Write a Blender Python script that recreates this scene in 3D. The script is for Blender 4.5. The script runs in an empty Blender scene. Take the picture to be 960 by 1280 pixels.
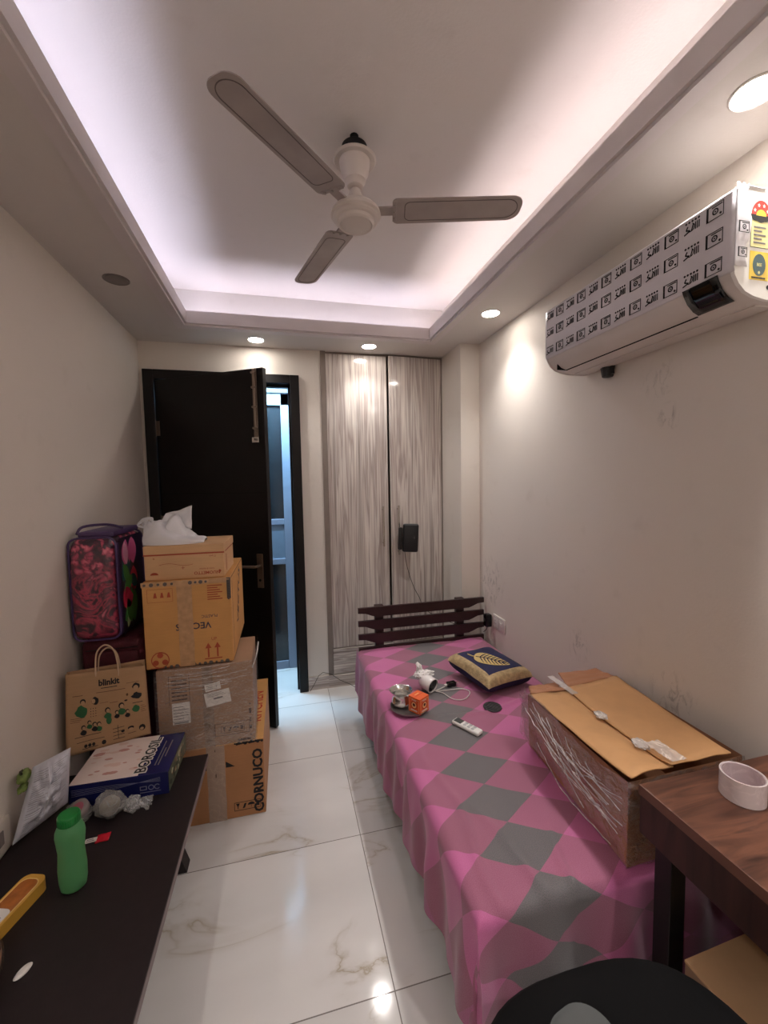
import bpy, bmesh, math, random
from mathutils import Vector, Matrix, noise
random.seed(7)
PI = math.pi
sc = bpy.context.scene
COL = sc.collection
sc.cycles.use_denoising = True
sc.cycles.max_bounces = 10
sc.cycles.diffuse_bounces = 6
sc.cycles.transparent_max_bounces = 16
sc.cycles.sample_clamp_indirect = 6
sc.view_settings.view_transform = 'Standard'
sc.view_settings.look = 'None'
sc.view_settings.gamma = 1
sc.view_settings.use_curve_mapping = False
sc.view_settings.exposure = 0.95

# ------------------------------------------------------------------ helpers
def c(r, g, b, a=1.0):
    f = lambda v: (v/255/12.92) if v/255 <= .04045 else ((v/255+.055)/1.055)**2.4
    return (f(r), f(g), f(b), a)

class NT:
    def __init__(s, name):
        s.m = bpy.data.materials.new(name); s.m.use_nodes = True
        s.t = s.m.node_tree; s.b = s.t.nodes['Principled BSDF']; s.out = s.t.nodes['Material Output']
    def n(s, kind, **kw):
        o = s.t.nodes.new(kind)
        for k, v in kw.items():
            if k.startswith('i_'): o.inputs[int(k[2:])].default_value = v
            else: setattr(o, k, v)
        return o
    def l(s, a, b): s.t.links.new(a, b)
    def coord(s, kind='Object', scale=(1, 1, 1), loc=(0, 0, 0), rot=(0, 0, 0)):
        tc = s.n('ShaderNodeTexCoord'); mp = s.n('ShaderNodeMapping')
        mp.inputs['Scale'].default_value = scale; mp.inputs['Location'].default_value = loc; mp.inputs['Rotation'].default_value = rot
        s.l(tc.outputs[kind], mp.inputs['Vector']); return mp.outputs[0]
    def noise(s, vec, scale, detail=3, rough=.5, dist=0):
        o = s.n('ShaderNodeTexNoise'); o.inputs['Scale'].default_value = scale
        o.inputs['Detail'].default_value = detail; o.inputs['Roughness'].default_value = rough; o.inputs['Distortion'].default_value = dist
        if vec: s.l(vec, o.inputs['Vector'])
        return o.outputs['Fac']
    def math(s, op, a, b=None, c_=None):
        o = s.n('ShaderNodeMath', operation=op)
        for i, v in enumerate((a, b, c_)):
            if v is None: continue
            if isinstance(v, (int, float)): o.inputs[i].default_value = v
            else: s.l(v, o.inputs[i])
        return o.outputs[0]
    def ramp(s, fac, stops, interp='LINEAR'):
        o = s.n('ShaderNodeValToRGB'); o.color_ramp.interpolation = interp
        e = o.color_ramp.elements
        while len(e) < len(stops): e.new(.5)
        for i, (p, col) in enumerate(stops): e[i].position = p; e[i].color = col
        s.l(fac, o.inputs[0]); return o.outputs[0]
    def mix(s, fac, a, b, blend='MIX'):
        o = s.n('ShaderNodeMix', data_type='RGBA', blend_type=blend)
        for i, v in ((0, fac), (6, a), (7, b)):
            if isinstance(v, (int, float, tuple)): o.inputs[i].default_value = v
            else: s.l(v, o.inputs[i])
        return o.outputs[2]
    def bump(s, h, strength=.2, dist=.01):
        o = s.n('ShaderNodeBump'); o.inputs['Strength'].default_value = strength; o.inputs['Distance'].default_value = dist
        s.l(h, o.inputs['Height']); s.l(o.outputs[0], s.b.inputs['Normal'])

def mat(name, col, rough=.6, metal=0, var=.12, vscale=6, bump=0, bscale=60, spec=.5, coat=0):
    k = NT(name); vec = k.coord()
    nz = k.noise(vec, vscale, 4)
    d = tuple(x*(1-var) for x in col[:3])+(1,); u = tuple(min(1, x*(1+var)) for x in col[:3])+(1,)
    k.l(k.ramp(nz, [(.3, d), (.7, u)]), k.b.inputs['Base Color'])
    k.b.inputs['Roughness'].default_value = rough; k.b.inputs['Metallic'].default_value = metal
    k.b.inputs['Specular IOR Level'].default_value = spec; k.b.inputs['Coat Weight'].default_value = coat
    if bump: k.bump(k.noise(vec, bscale, 3), bump)
    return k.m

def emis(name, col, st):
    k = NT(name); k.b.inputs['Base Color'].default_value = col
    k.b.inputs['Emission Color'].default_value = col; k.b.inputs['Emission Strength'].default_value = st
    return k.m

def film_mat(name, tint=(.9, .9, .92, 1), alpha=.3, rough=.12, streak=None, scale=9):
    """clear wrinkled packing film: see-through, glossy glints and a few milky streaks"""
    k = NT(name); vec = k.coord(scale=(1, 1, 1.6))
    st = alpha if streak is None else streak
    tr = k.n('ShaderNodeBsdfTransparent'); gl = k.n('ShaderNodeBsdfGlossy'); gl.inputs['Roughness'].default_value = rough
    bp = k.n('ShaderNodeBump'); bp.inputs['Strength'].default_value = .7; bp.inputs['Distance'].default_value = .02; k.l(k.noise(vec, 28, 3, .5, 1.2), bp.inputs['Height'])
    k.l(bp.outputs[0], gl.inputs['Normal'])
    fr = k.n('ShaderNodeFresnel'); fr.inputs['IOR'].default_value = 1.5; k.l(bp.outputs[0], fr.inputs['Normal'])
    m1 = k.n('ShaderNodeMixShader'); k.l(k.math('MULTIPLY', fr.outputs[0], .4), m1.inputs[0]); k.l(tr.outputs[0], m1.inputs[1]); k.l(gl.outputs[0], m1.inputs[2])
    k.b.inputs['Base Color'].default_value = tint; k.b.inputs['Roughness'].default_value = max(rough, .25)
    d = k.math('ABSOLUTE', k.math('SUBTRACT', k.noise(vec, scale, 3, .5, 1.5), .5))
    fac = k.ramp(d, [(0, (min(1, alpha+st*1.6),)*3+(1,)), (.03, (min(1, alpha+st*.3),)*3+(1,)), (.09, (alpha,)*3+(1,))])
    m2 = k.n('ShaderNodeMixShader'); k.l(fac, m2.inputs[0]); k.l(m1.outputs[0], m2.inputs[1]); k.l(k.b.outputs[0], m2.inputs[2]); k.l(m2.outputs[0], k.out.inputs[0])
    return k.m

class MB:
    def __init__(s): s.v = []; s.f = []; s.mi = []; s.uv = {}
    def add(s, vs, fs, M=None, mi=0):
        b = len(s.v)
        for p in vs:
            p = Vector(p); s.v.append(tuple(M @ p) if M else tuple(p))
        for f in fs: s.f.append(tuple(b+i for i in f)); s.mi.append(mi)
        return s
    def box(s, x0, x1, y0, y1, z0, z1, bev=0, M=None, mi=0, seg=2):
        bm = bmesh.new(); bmesh.ops.create_cube(bm, size=1)
        for v in bm.verts: v.co = Vector(((x0+x1)/2+v.co.x*(x1-x0), (y0+y1)/2+v.co.y*(y1-y0), (z0+z1)/2+v.co.z*(z1-z0)))
        if bev: bmesh.ops.bevel(bm, geom=list(bm.edges)+list(bm.verts), offset=bev, segments=seg, profile=.5, affect='EDGES')
        s.frombm(bm, M, mi); return s
    def frombm(s, bm, M=None, mi=0):
        bm.verts.ensure_lookup_table(); bm.verts.index_update()
        s.add([v.co.copy() for v in bm.verts], [[v.index for v in f.verts] for f in bm.faces], M, mi); bm.free()
    def lathe(s, prof, n=32, M=None, mi=0, sx=1, sy=1):
        vs = []; fs = []
        for r, z in prof:
            for i in range(n): a = 2*PI*i/n; vs.append((r*math.cos(a)*sx, r*math.sin(a)*sy, z))
        for j in range(len(prof)-1):
            for i in range(n): k = (i+1) % n; fs.append((j*n+i, j*n+k, (j+1)*n+k, (j+1)*n+i))
        if prof[0][0] > 1e-5: fs.append(tuple(range(n))[::-1])
        if prof[-1][0] > 1e-5: fs.append(tuple(range((len(prof)-1)*n, len(prof)*n)))
        s.add(vs, fs, M, mi); return s
    def tube(s, pts, r, n=8, mi=0, M=None, closed=False):
        pts = [Vector(p) for p in pts]; vs = []; fs = []; m = len(pts)
        rr = r if isinstance(r, (list, tuple)) else [r]*m
        up = None
        for i, p in enumerate(pts):
            a = pts[(i-1) % m] if (closed or i > 0) else p; b = pts[(i+1) % m] if (closed or i < m-1) else p
            t = (b-a).normalized()
            if up is None: up = t.orthogonal().normalized()
            up = (up - t*up.dot(t)); up = up.normalized() if up.length > 1e-6 else t.orthogonal().normalized()
            w = t.cross(up)
            for k in range(n): an = 2*PI*k/n; vs.append(p+rr[i]*(math.cos(an)*up+math.sin(an)*w))
        for i in range(m if closed else m-1):
            j = (i+1) % m
            for k in range(n): q = (k+1) % n; fs.append((i*n+k, i*n+q, j*n+q, j*n+k))
        if not closed: fs.append(tuple(range(n))[::-1]); fs.append(tuple(range((m-1)*n, m*n)))
        s.add(vs, fs, M, mi); return s
    def prism(s, poly, h0, h1, M=None, mi=0):
        n = len(poly); vs = [(x, y, h0) for x, y in poly]+[(x, y, h1) for x, y in poly]
        fs = [tuple(range(n))[::-1], tuple(range(n, 2*n))]+[(i, (i+1) % n, n+(i+1) % n, n+i) for i in range(n)]
        s.add(vs, fs, M, mi); return s
    def grid(s, fn, nu, nv, mi=0, M=None):
        vs = [fn(i/nu, j/nv) for i in range(nu+1) for j in range(nv+1)]; w = nv+1
        s.add(vs, [(i*w+j, (i+1)*w+j, (i+1)*w+j+1, i*w+j+1) for i in range(nu) for j in range(nv)], M, mi); return s
    def text(s, body, size, M, mi=0, align='CENTER', bold=0.0, ext=.0004, shear=0):
        cu = bpy.data.curves.new('t', 'FONT'); cu.body = body; cu.size = size; cu.align_x = align; cu.align_y = 'CENTER'
        cu.extrude = ext; cu.offset = bold; cu.shear = shear; cu.resolution_u = 2
        o = bpy.data.objects.new('t', cu); me = bpy.data.meshes.new_from_object(o)
        s.add([v.co for v in me.vertices], [tuple(p.vertices) for p in me.polygons], M, mi)
        bpy.data.objects.remove(o); bpy.data.curves.remove(cu); bpy.data.meshes.remove(me); return s
    def rect(s, x0, x1, y0, y1, M, mi=0, t=.0005): return s.box(x0, x1, y0, y1, -t*.2, t, M=M, mi=mi)
    def frame(s, x0, x1, y0, y1, w, M, mi=0):
        s.rect(x0, x1, y0, y0+w, M, mi); s.rect(x0, x1, y1-w, y1, M, mi); s.rect(x0, x0+w, y0, y1, M, mi); s.rect(x1-w, x1, y0, y1, M, mi); return s
    def disc(s, x, y, r, M, mi=0, n=14, ry=None, t=.0006):
        s.prism([(x+r*math.cos(2*PI*i/n), y+(ry or r)*math.sin(2*PI*i/n)) for i in range(n)], 0, t, M, mi); return s
    def poly(s, pts, M, mi=0, t=.0006): return s.prism(pts, 0, t, M, mi)
    def line(s, pts, w, M, mi=0):
        for (a, b), (d, e) in zip(pts[:-1], pts[1:]):
            L = math.hypot(d-a, e-b) or 1e-6; nx, ny = -(e-b)/L*w/2, (d-a)/L*w/2
            s.poly([(a+nx, b+ny), (a-nx, b-ny), (d-nx, e-ny), (d+nx, e+ny)], M, mi)
        return s
    def ring(s, x, y, r, w, M, mi=0, n=18, a0=0, a1=2*PI):
        return s.line([(x+r*math.cos(a0+(a1-a0)*i/n), y+r*math.sin(a0+(a1-a0)*i/n)) for i in range(n+1)], w, M, mi)
    def build(s, name, mats, parent=None, smooth=False, sub=0, solid=0, uv=None):
        me = bpy.data.meshes.new(name); me.from_pydata(s.v, [], s.f); me.update()
        if not isinstance(mats, (list, tuple)): mats = [mats]
        for m in mats: me.materials.append(m)
        for p, i in zip(me.polygons, s.mi): p.material_index = min(i, len(mats)-1)
        bm = bmesh.new(); bm.from_mesh(me); bmesh.ops.recalc_face_normals(bm, faces=bm.faces); bm.to_mesh(me); bm.free()
        if uv:
            ul = me.uv_layers.new(name='UVMap')
            for lp in me.loops: ul.data[lp.index].uv = uv[lp.vertex_index]
        if smooth:
            me.polygons.foreach_set('use_smooth', [True]*len(me.polygons))
            me.set_sharp_from_angle(angle=math.radians(smooth if smooth is not True else 40))
        o = bpy.data.objects.new(name, me); COL.objects.link(o)
        if parent:
            o.parent = parent
            o.matrix_parent_inverse = WM[parent.name].inverted() if parent.name in WM else Matrix()
            WM[o.name] = Matrix()
        if sub: md = o.modifiers.new('Subdivision', 'SUBSURF'); md.levels = md.render_levels = sub
        if solid: md = o.modifiers.new('Solidify', 'SOLIDIFY'); md.thickness = solid; md.offset = 0
        return o
WM = {}
def thing(name, label, cat, loc=(0, 0, 0), group=None, kind=None, rotz=0):
    """Empty at the base; parts are authored in world coordinates unless the thing is rotated"""
    o = bpy.data.objects.new(name, None); COL.objects.link(o); o.location = loc; o.rotation_euler = (0, 0, rotz); o.empty_display_size = .05
    WM[o.name] = Matrix.Translation(loc) @ Matrix.Rotation(rotz, 4, 'Z')
    tag(o, label, cat, group, kind); return o
def tag(o, label=None, cat=None, group=None, kind=None):
    if label: o['label'] = label
    if cat: o['category'] = cat
    if group: o['group'] = group
    if kind: o['kind'] = kind
    return o
def struct(o): o['kind'] = 'structure'; return o
def basis(origin, u, v):
    """matrix whose local x,y lie on a face and z points out of it"""
    u = Vector(u).normalized(); v = Vector(v); v = (v-u*v.dot(u)).normalized(); n = u.cross(v)
    M = Matrix.Identity(4)
    for i in range(3): M[i][0] = u[i]; M[i][1] = v[i]; M[i][2] = n[i]; M[i][3] = origin[i]
    return M
def stad(L_, w_, n=10, r=None): r = r or w_; return [(L_-r+r*math.cos(a), (w_-r)*sg+r*math.sin(a)) for sg, a0 in ((-1, -PI/2), (1, 0)) for a in [a0+PI/2*i/n for i in range(n+1)]]+[(-L_+r+r*math.cos(a), (w_-r)*sg+r*math.sin(a)) for sg, a0 in ((1, PI/2), (-1, PI)) for a in [a0+PI/2*i/n for i in range(n+1)]]
def nz(p, s=1.0, o=0): return noise.noise(Vector((p[0]*s+o, p[1]*s+o*1.7, p[2]*s+o*.3)))
def lerp(a, b, t): return a+(b-a)*t

# ------------------------------------------------------------------ materials
def wall_mat(name, col, scuffs=()):
    k = NT(name); vec = k.coord()
    a = k.noise(vec, 1.3, 3); b = k.noise(vec, 9, 5)
    base = k.ramp(a, [(.3, tuple(x*.95 for x in col[:3])+(1,)), (.7, col)])
    base = k.mix(k.math('MULTIPLY', k.ramp(b, [(.62, (0, 0, 0, 1)), (.8, (1, 1, 1, 1))]), .12), base, c(150, 135, 120))
    tc = k.n('ShaderNodeTexCoord')
    for (x, y, z, r, st) in scuffs:
        mp = k.n('ShaderNodeVectorMath', operation='DISTANCE'); k.l(tc.outputs['Object'], mp.inputs[0]); mp.inputs[1].default_value = (x, y, z)
        fall = k.ramp(k.math('DIVIDE', mp.outputs['Value'], r), [(0, (1, 1, 1, 1)), (1, (0, 0, 0, 1))])
        nn = k.ramp(k.noise(k.coord(scale=(1, 1, .5)), 26, 5, .7, 1.5), [(.52, (0, 0, 0, 1)), (.63, (1, 1, 1, 1))])
        base = k.mix(k.math('MULTIPLY', k.math('MULTIPLY', fall, nn), st), base, c(90, 80, 74))
    k.l(base, k.b.inputs['Base Color']); k.b.inputs['Roughness'].default_value = .62; k.b.inputs['Specular IOR Level'].default_value = .3
    k.bump(k.noise(vec, 120, 3), .06)
    return k.m
M_wall = wall_mat('cream wall paint', c(220, 212, 203))
M_wallR = wall_mat('scuffed cream wall paint', c(220, 211, 202), [(1.42, 2.64, .88, .2, .75), (1.42, 1.27, 1.83, .06, .6), (1.42, 1.75, .76, .1, .5), (1.42, 1.22, .76, .12, .5), (1.42, 1.32, 1.98, .1, .3)])
M_ceil = wall_mat('white ceiling paint', c(222, 216, 212))
M_soff = wall_mat('soffit paint', c(206, 200, 195))

def floor_mat():
    k = NT('glossy marble look tiles'); tc = k.n('ShaderNodeTexCoord'); sp = k.n('ShaderNodeSeparateXYZ'); k.l(tc.outputs['Object'], sp.inputs[0])
    def joint(out, off, size, w):
        m = k.math('PINGPONG', k.math('ADD', out, -off+size*10), size/2)   # 0 on the joint
        return k.math('LESS_THAN', m, w)
    j = k.math('MAXIMUM', joint(sp.outputs[0], .288, 1.2, .0018), joint(sp.outputs[1], 1.157, .6, .0018))
    # every tile shifts its vein pattern
    tx = k.math('FLOOR', k.math('DIVIDE', k.math('ADD', sp.outputs[0], -.288), 1.2)); ty = k.math('FLOOR', k.math('DIVIDE', k.math('ADD', sp.outputs[1], -1.157), .6))
    cb = k.n('ShaderNodeCombineXYZ'); k.l(k.math('MULTIPLY', tx, 3.7), cb.inputs[0]); k.l(k.math('MULTIPLY', ty, 2.3), cb.inputs[1])
    k.l(k.math('ADD', k.math('MULTIPLY', tx, 1.9), k.math('MULTIPLY', ty, 5.1)), cb.inputs[2])
    ad = k.n('ShaderNodeVectorMath', operation='ADD'); k.l(tc.outputs['Object'], ad.inputs[0]); k.l(cb.outputs[0], ad.inputs[1])
    mp = k.n('ShaderNodeMapping'); k.l(ad.outputs[0], mp.inputs[0]); mp.inputs['Scale'].default_value = (.8, 1.9, 1); mp.inputs['Rotation'].default_value = (0, 0, -.25)
    v = k.noise(mp.outputs[0], 1.25, 6, .55, 1.1)
    d = k.math('ABSOLUTE', k.math('SUBTRACT', v, .5))
    vein = k.ramp(d, [(0, (1, 1, 1, 1)), (.007, (.45,)*3+(1,)), (.03, (.08,)*3+(1,)), (.07, (0, 0, 0, 1))])
    mask = k.ramp(k.noise(mp.outputs[0], 1.1, 2), [(.5, (0, 0, 0, 1)), (.62, (1, 1, 1, 1))])
    vm = k.math('MULTIPLY', vein, mask)
    cloud = k.ramp(k.noise(mp.outputs[0], 1.6, 3), [(.35, c(210, 206, 203)), (.7, c(222, 218, 215))])
    col = k.mix(k.math('MULTIPLY', vm, .8), cloud, c(160, 144, 118))
    col = k.mix(j, col, c(120, 112, 106))
    k.l(col, k.b.inputs['Base Color']); k.b.inputs['Roughness'].default_value = .07
    k.l(k.math('MULTIPLY_ADD', j, .4, .085), k.b.inputs['Roughness'])
    k.bump(k.math('MULTIPLY', j, -1), .3, .002)
    return k.m
M_floor = floor_mat()

def laminate(name, stops, scale=(9, 9, .8), nscale=1.6, rough=.12, dist=1.0, spec=.5, rot=(0, 0, 0)):
    k = NT(name); vec = k.coord(scale=scale, rot=rot)
    a = k.noise(vec, nscale, 4, .55, dist)
    k.l(k.ramp(a, stops), k.b.inputs['Base Color']); k.b.inputs['Roughness'].default_value = rough; k.b.inputs['Specular IOR Level'].default_value = spec
    return k.m
W = [(.3, c(136, 124, 120)), (.40, c(184, 174, 168)), (.46, c(212, 204, 197)), (.51, c(166, 153, 148)), (.57, c(200, 190, 183)), (.64, c(222, 214, 206)), (.72, c(158, 146, 142)), (.8, c(196, 187, 180))]
M_ward = laminate('grey wood grain gloss laminate', W, scale=(13, 13, .36), nscale=1.5, rough=.1, dist=.4)
M_wardH = laminate('grey wood grain laminate across', W, scale=(.7, 12, 12), nscale=1.5, rough=.12, dist=.9)
M_wframe = mat('taupe wardrobe edging', c(132, 120, 112), .4)
M_desk = laminate('walnut brown laminate', [(.3, c(52, 30, 24)), (.48, c(92, 58, 45)), (.6, c(112, 72, 55)), (.75, c(66, 40, 32))], scale=(1.2, 11, 9), nscale=2.2, rough=.3, dist=1.2, rot=(0, 0, .15))
M_deskF = laminate('dark walnut fascia', [(.35, c(50, 31, 27)), (.7, c(72, 46, 39))], scale=(9, 9, 1.5), nscale=2.5, rough=.5)
M_black = mat('black metal', c(16, 14, 14), .45)
M_door = mat('espresso veneer door', c(17, 13, 12), .42, var=.2, vscale=3, spec=.3)
M_bench = mat('dark brown laminate', c(34, 26, 27), .5, var=.12, vscale=40, spec=.3)
M_edge = mat('pale edge banding', c(120, 104, 104), .5)
M_head = mat('dark mahogany wood', c(44, 22, 21), .4, var=.25, vscale=9)
M_steel = mat('brushed steel', c(190, 186, 180), .25, 1)
M_nickel = mat('aged nickel', c(150, 135, 122), .35, .9)
M_fan = mat('ivory fan enamel', c(206, 197, 190), .4, var=.05)
M_blade = mat('dusty backlit ivory blade', c(160, 149, 144), .5, var=.1, vscale=10)  # ivory greyed by dust, with backlit shade put into the colour too
M_blade2 = mat('blade border', c(98, 86, 84), .5)
M_hole = mat('black hollow', c(8, 8, 8), .9)
M_white = mat('white plastic', c(214, 208, 202), .35, var=.04)
M_acw = mat('ivory appliance plastic', c(206, 198, 192), .35, var=.03)
M_film_print = mat('printed protective film', c(205, 200, 204), .28, var=.05, bump=.15, bscale=25)
M_ink = mat('black ink', c(22, 20, 22), .7)
M_gink = mat('grey ink', c(110, 105, 108), .7)
M_gloss_black = mat('gloss black', c(8, 8, 10), .08)
M_red = mat('red ink', c(190, 50, 40), .6)
M_rink = mat('faded red ink', c(165, 72, 45), .7)
M_yel = mat('yellow print', c(222, 190, 60), .5)
M_pyel = mat('pale yellow print', c(222, 215, 150), .5)
M_teal = mat('teal print', c(35, 75, 80), .5)
M_green = mat('green ink', c(42, 98, 58), .7)
M_blueink = mat('dark blue ink', c(58, 56, 74), .7)
def carton(name, col, rough=.7):
    k = NT(name); vec = k.coord(); a = k.noise(vec, 5, 4); b = k.noise(k.coord(scale=(1, 1, 12)), 14, 3)
    base = k.ramp(a, [(.3, tuple(x*.88 for x in col[:3])+(1,)), (.7, tuple(min(1, x*1.06) for x in col[:3])+(1,))])
    base = k.mix(.12, base, k.ramp(b, [(.4, tuple(x*.7 for x in col[:3])+(1,)), (.6, col)]))
    k.l(base, k.b.inputs['Base Color']); k.b.inputs['Roughness'].default_value = rough; k.bump(b, .08); return k.m
M_cA = carton('brown kraft board', c(176, 124, 82)); M_cAt = carton('tan kraft top', c(216, 156, 100))
M_cB = carton('grey brown kraft board', c(160, 126, 100)); M_cC = carton('orange kraft board', c(206, 152, 90)); M_cCs = carton('orange kraft side', c(214, 158, 96))
M_cD = carton('light kraft board', c(214, 172, 128))
M_cE = carton('golden kraft board', c(194, 146, 98)); M_cEs = carton('brown kraft side', c(168, 116, 84)); M_cEd = carton('dark kraft', c(110, 76, 56))
M_tape = mat('clear brown tape', c(170, 140, 116), .25, var=.25, vscale=30)
M_film = film_mat('clear stretch film', alpha=.02, streak=.07, scale=5)
M_film2 = film_mat('clear crumpled film', alpha=.02, streak=.12, scale=4)
M_label = mat('white paper', c(220, 214, 208), .6, var=.04)
M_seam = mat('dark board seam', c(60, 42, 30), .9)

# ------------------------------------------------------------------ room
XL, XR, D, C, YB = -.924, 1.42, 3.17, 2.59, -1.1
T = .12; ZC = 2.86
struct(MB().box(XL-T, XR+T, YB-T, 5.0, -.06, 0).build('floor', M_floor))
struct(MB().box(XL-T, XL, YB-T, D+T, 0, ZC+.1).build('wall_left', M_wall))
struct(MB().box(XR, XR+T, YB-T, 3.75, 0, ZC+.1).build('wall_right', M_wallR))
struct(MB().box(XL, XR, YB-T, YB, 0, ZC+.1).build('wall_back', M_wall))
w = MB(); FX0, FX1, FZ = -.898, .14, 2.398
w.box(XL, FX0, D, D+T, 0, ZC); w.box(FX0, FX1, D, D+T, FZ, ZC); w.box(FX1, .30, D, D+T, 0, ZC)
w.box(.30, XR, D, D+T, C+.003, ZC)
struct(w.build('wall_far', M_wall))
struct(MB().box(.24, XR, 3.62, 3.74, 0, ZC).build('wall_niche', M_wall))
struct(MB().box(.24, .2995, D+T, 3.62, 0, ZC).build('wall_side', M_wall))
struct(MB().box(1.2725, XR, 3.0, 3.62, 0, C).build('wall_corner', M_wall))
struct(MB().box(1.272, XR, 2.817, 3.01, 0, C+.01).build('wall_pillar', M_wall))
struct(MB().box(XL-T, XR+T, YB-T, D+T, ZC, ZC+.08).build('ceiling', M_ceil))
# soffit ring with cove recess above it
ox0, ox1, oy0, oy1 = -.533, 1.0225, -.35, 2.775     # opening
rx0, rx1, ry0, ry1 = -.70, 1.19, -.52, 2.955        # recess
s_ = MB()
def ringbox(m, a, b, z0, z1, mi=0):
    (ax0, ax1, ay0, ay1), (bx0, bx1, by0, by1) = a, b   # a inner, b outer
    m.box(bx0, ax0, by0, by1, z0, z1, mi=mi); m.box(ax1, bx1, by0, by1, z0, z1, mi=mi); m.box(ax0, ax1, by0, ay0, z0, z1, mi=mi); m.box(ax0, ax1, ay1, by1, z0, z1, mi=mi)
ringbox(s_, (ox0-.01, ox1+.01, oy0-.01, oy1+.01), (XL, XR, YB, D), C, C+.025)
ringbox(s_, (rx0, rx1, ry0, ry1), (XL, XR, YB, D), C+.025, ZC)
struct(s_.build('ceiling_soffit', M_soff))
t_ = MB(); ringbox(t_, (ox0, ox1, oy0, oy1), (ox0-.014, ox1+.014, oy0-.014, oy1+.014), C-.002, C+.071)
ringbox(t_, (ox0-.014, ox1+.014, oy0-.014, oy1+.014), (ox0-.022, ox1+.022, oy0-.022, oy1+.022), C-.015, C+.001)
ringbox(t_, (ox0-.022, ox1+.022, oy0-.022, oy1+.022), (-.604, 1.092, oy0-.09, 2.861), C-.009, C+.001)
struct(t_.build('trim_1', mat('cove fascia paint', c(205, 197, 196), .5, var=.03)))
# skirting
sk = MB(); sk.box(FX1, .30, D-.012, D, 0, .10); sk.box(.30, 1.272, 3.155, 3.17, 0, .095)
struct(sk.build('baseboard_far', M_wardH))
struct(MB().box(XL, XL+.012, YB, D-.03, 0, .1).build('baseboard_left', M_wardH))
struct(MB().box(XR-.012, XR, YB, 2.817, 0, .1).build('baseboard_right', M_wardH))
# passage beyond the door
co = MB(); co.box(XL-T, XL-.02, D+T, 5.0, 0, ZC); co.box(.24, .36, 3.74, 5, 0, ZC); co.box(XL-T, .36, 4.9, 5.0, 0, ZC); co.box(XL-T, .36, D+T, 5.0, 2.66, 2.74)
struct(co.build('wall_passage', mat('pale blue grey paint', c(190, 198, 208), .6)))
# glazed white door in the passage
gd = thing('door_2', None, None, (-.35, 3.62, 0)); gd['kind'] = 'structure'
M_upvc = mat('dimmed white frame', c(128, 136, 154), .4, var=.04)  # white frame darkened in its colour to carry the passage's dimness
g = MB(); g.box(.0, .09, 3.60, 3.66, 0, 2.37, .004); g.box(-.86, -.78, 3.60, 3.66, 0, 2.37, .004); g.box(-.86, .09, 3.60, 3.66, 2.26, 2.36, .004)
g.box(-.78, 0, 3.605, 3.655, 1.26, 1.31, .004); g.box(-.78, 0, 3.605, 3.655, .92, .97, .004); g.box(-.78, 0, 3.605, 3.655, 0, .07, .004)
g.build('door_frame', M_upvc, gd)
MB().box(-.78, 0, 3.615, 3.645, .97, 1.26).build('solid_panel', mat('pale blue panel', c(112, 128, 146), .4), gd)
MB().box(-.78, 0, 3.62, 3.64, 1.31, 2.29).box(-.78, 0, 3.62, 3.64, .07, .92).build('glass_pane', mat('dark tinted glass', c(34, 38, 42), .12), gd)
struct(MB().box(.09, .24, 3.58, 3.7, 0, 2.66).box(-.92, -.86, 3.58, 3.7, 0, 2.66).box(-.92, .24, 3.58, 3.7, 2.36, 2.66).build('wall_partition', mat('dark passage paint', c(40, 42, 48), .5)))

# door_1: espresso door frame and open leaf
dr = thing('door_1', None, None, (-.82, 3.15, 0)); dr['kind'] = 'structure'
f = MB(); fw = .066
f.box(FX0, FX0+fw, D-.03, D+T+.01, 0, FZ, .003); f.box(FX1-fw, FX1, D-.03, D+T+.01, 0, FZ, .003); f.box(FX0+fw, FX1-fw, D-.03, D+T+.01, FZ-.062, FZ, .003)
f.box(FX0+fw, FX0+fw+.015, D+.03, D+.07, 0, FZ-.06); f.box(FX1-fw-.015, FX1-fw, D+.03, D+.07, 0, FZ-.06); f.box(FX0+fw, FX1-fw, D+.03, D+.07, FZ-.08, FZ-.06)
f.build('door_frame', M_door, dr)
hx, hy = -.829, 3.152; ex, ey = -.098, 2.70
ang = math.atan2(ey-hy, ex-hx); L = math.hypot(ex-hx, ey-hy)
LM = Matrix.Translation((hx, hy, 0)) @ Matrix.Rotation(ang, 4, 'Z')     # local x along leaf, -y faces the room
lf = MB().box(0, L, 0, .036, .008, 2.325, .002, M=LM).build('door_leaf', M_door, dr)
lg = MB()
for z in (.75, 1.55): lg.box(.02, L-.02, -.0008, .0005, z, z+.004, M=LM)
lg.build('groove', M_hole, lf)
# cut-line groove, handle, bolt, hinges
MB().box(L-.092, L-.048, -.008, 0, .94, 1.16, .002, M=LM).build('handle_plate', M_nickel, dr)
hd = MB().tube([(L-.07, -.002, 1.085), (L-.07, -.05, 1.085), (L-.085, -.056, 1.085), (L-.20, -.056, 1.082)], [.010, .009, .010, .008], 10, M=LM)
hd.lathe([(0, 0), (.016, 0), (.016, .006), (0, .006)], 16, M=LM @ Matrix.Translation((L-.07, -.006, 1.085)) @ Matrix.Rotation(PI/2, 4, 'X'))
hd.build('lever_handle', M_nickel, dr, smooth=True)
MB().lathe([(0, 0), (.008, 0), (.008, .004), (0, .004)], 12, M=LM @ Matrix.Translation((L-.07, -.007, .99)) @ Matrix.Rotation(PI/2, 4, 'X')).build('keyhole', M_hole, dr)
b = MB().box(L-.075, L-.045, -.006, 0, 1.90, 2.32, .001, M=LM).tube([(L-.06, -.012, 1.93), (L-.06, -.012, 2.315)], .006, 10, M=LM)
for z in (1.95, 2.08, 2.2, 2.29): b.box(L-.077, L-.043, -.02, -.004, z, z+.012, .002, M=LM)
b.build('tower_bolt', M_nickel, dr)
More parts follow.
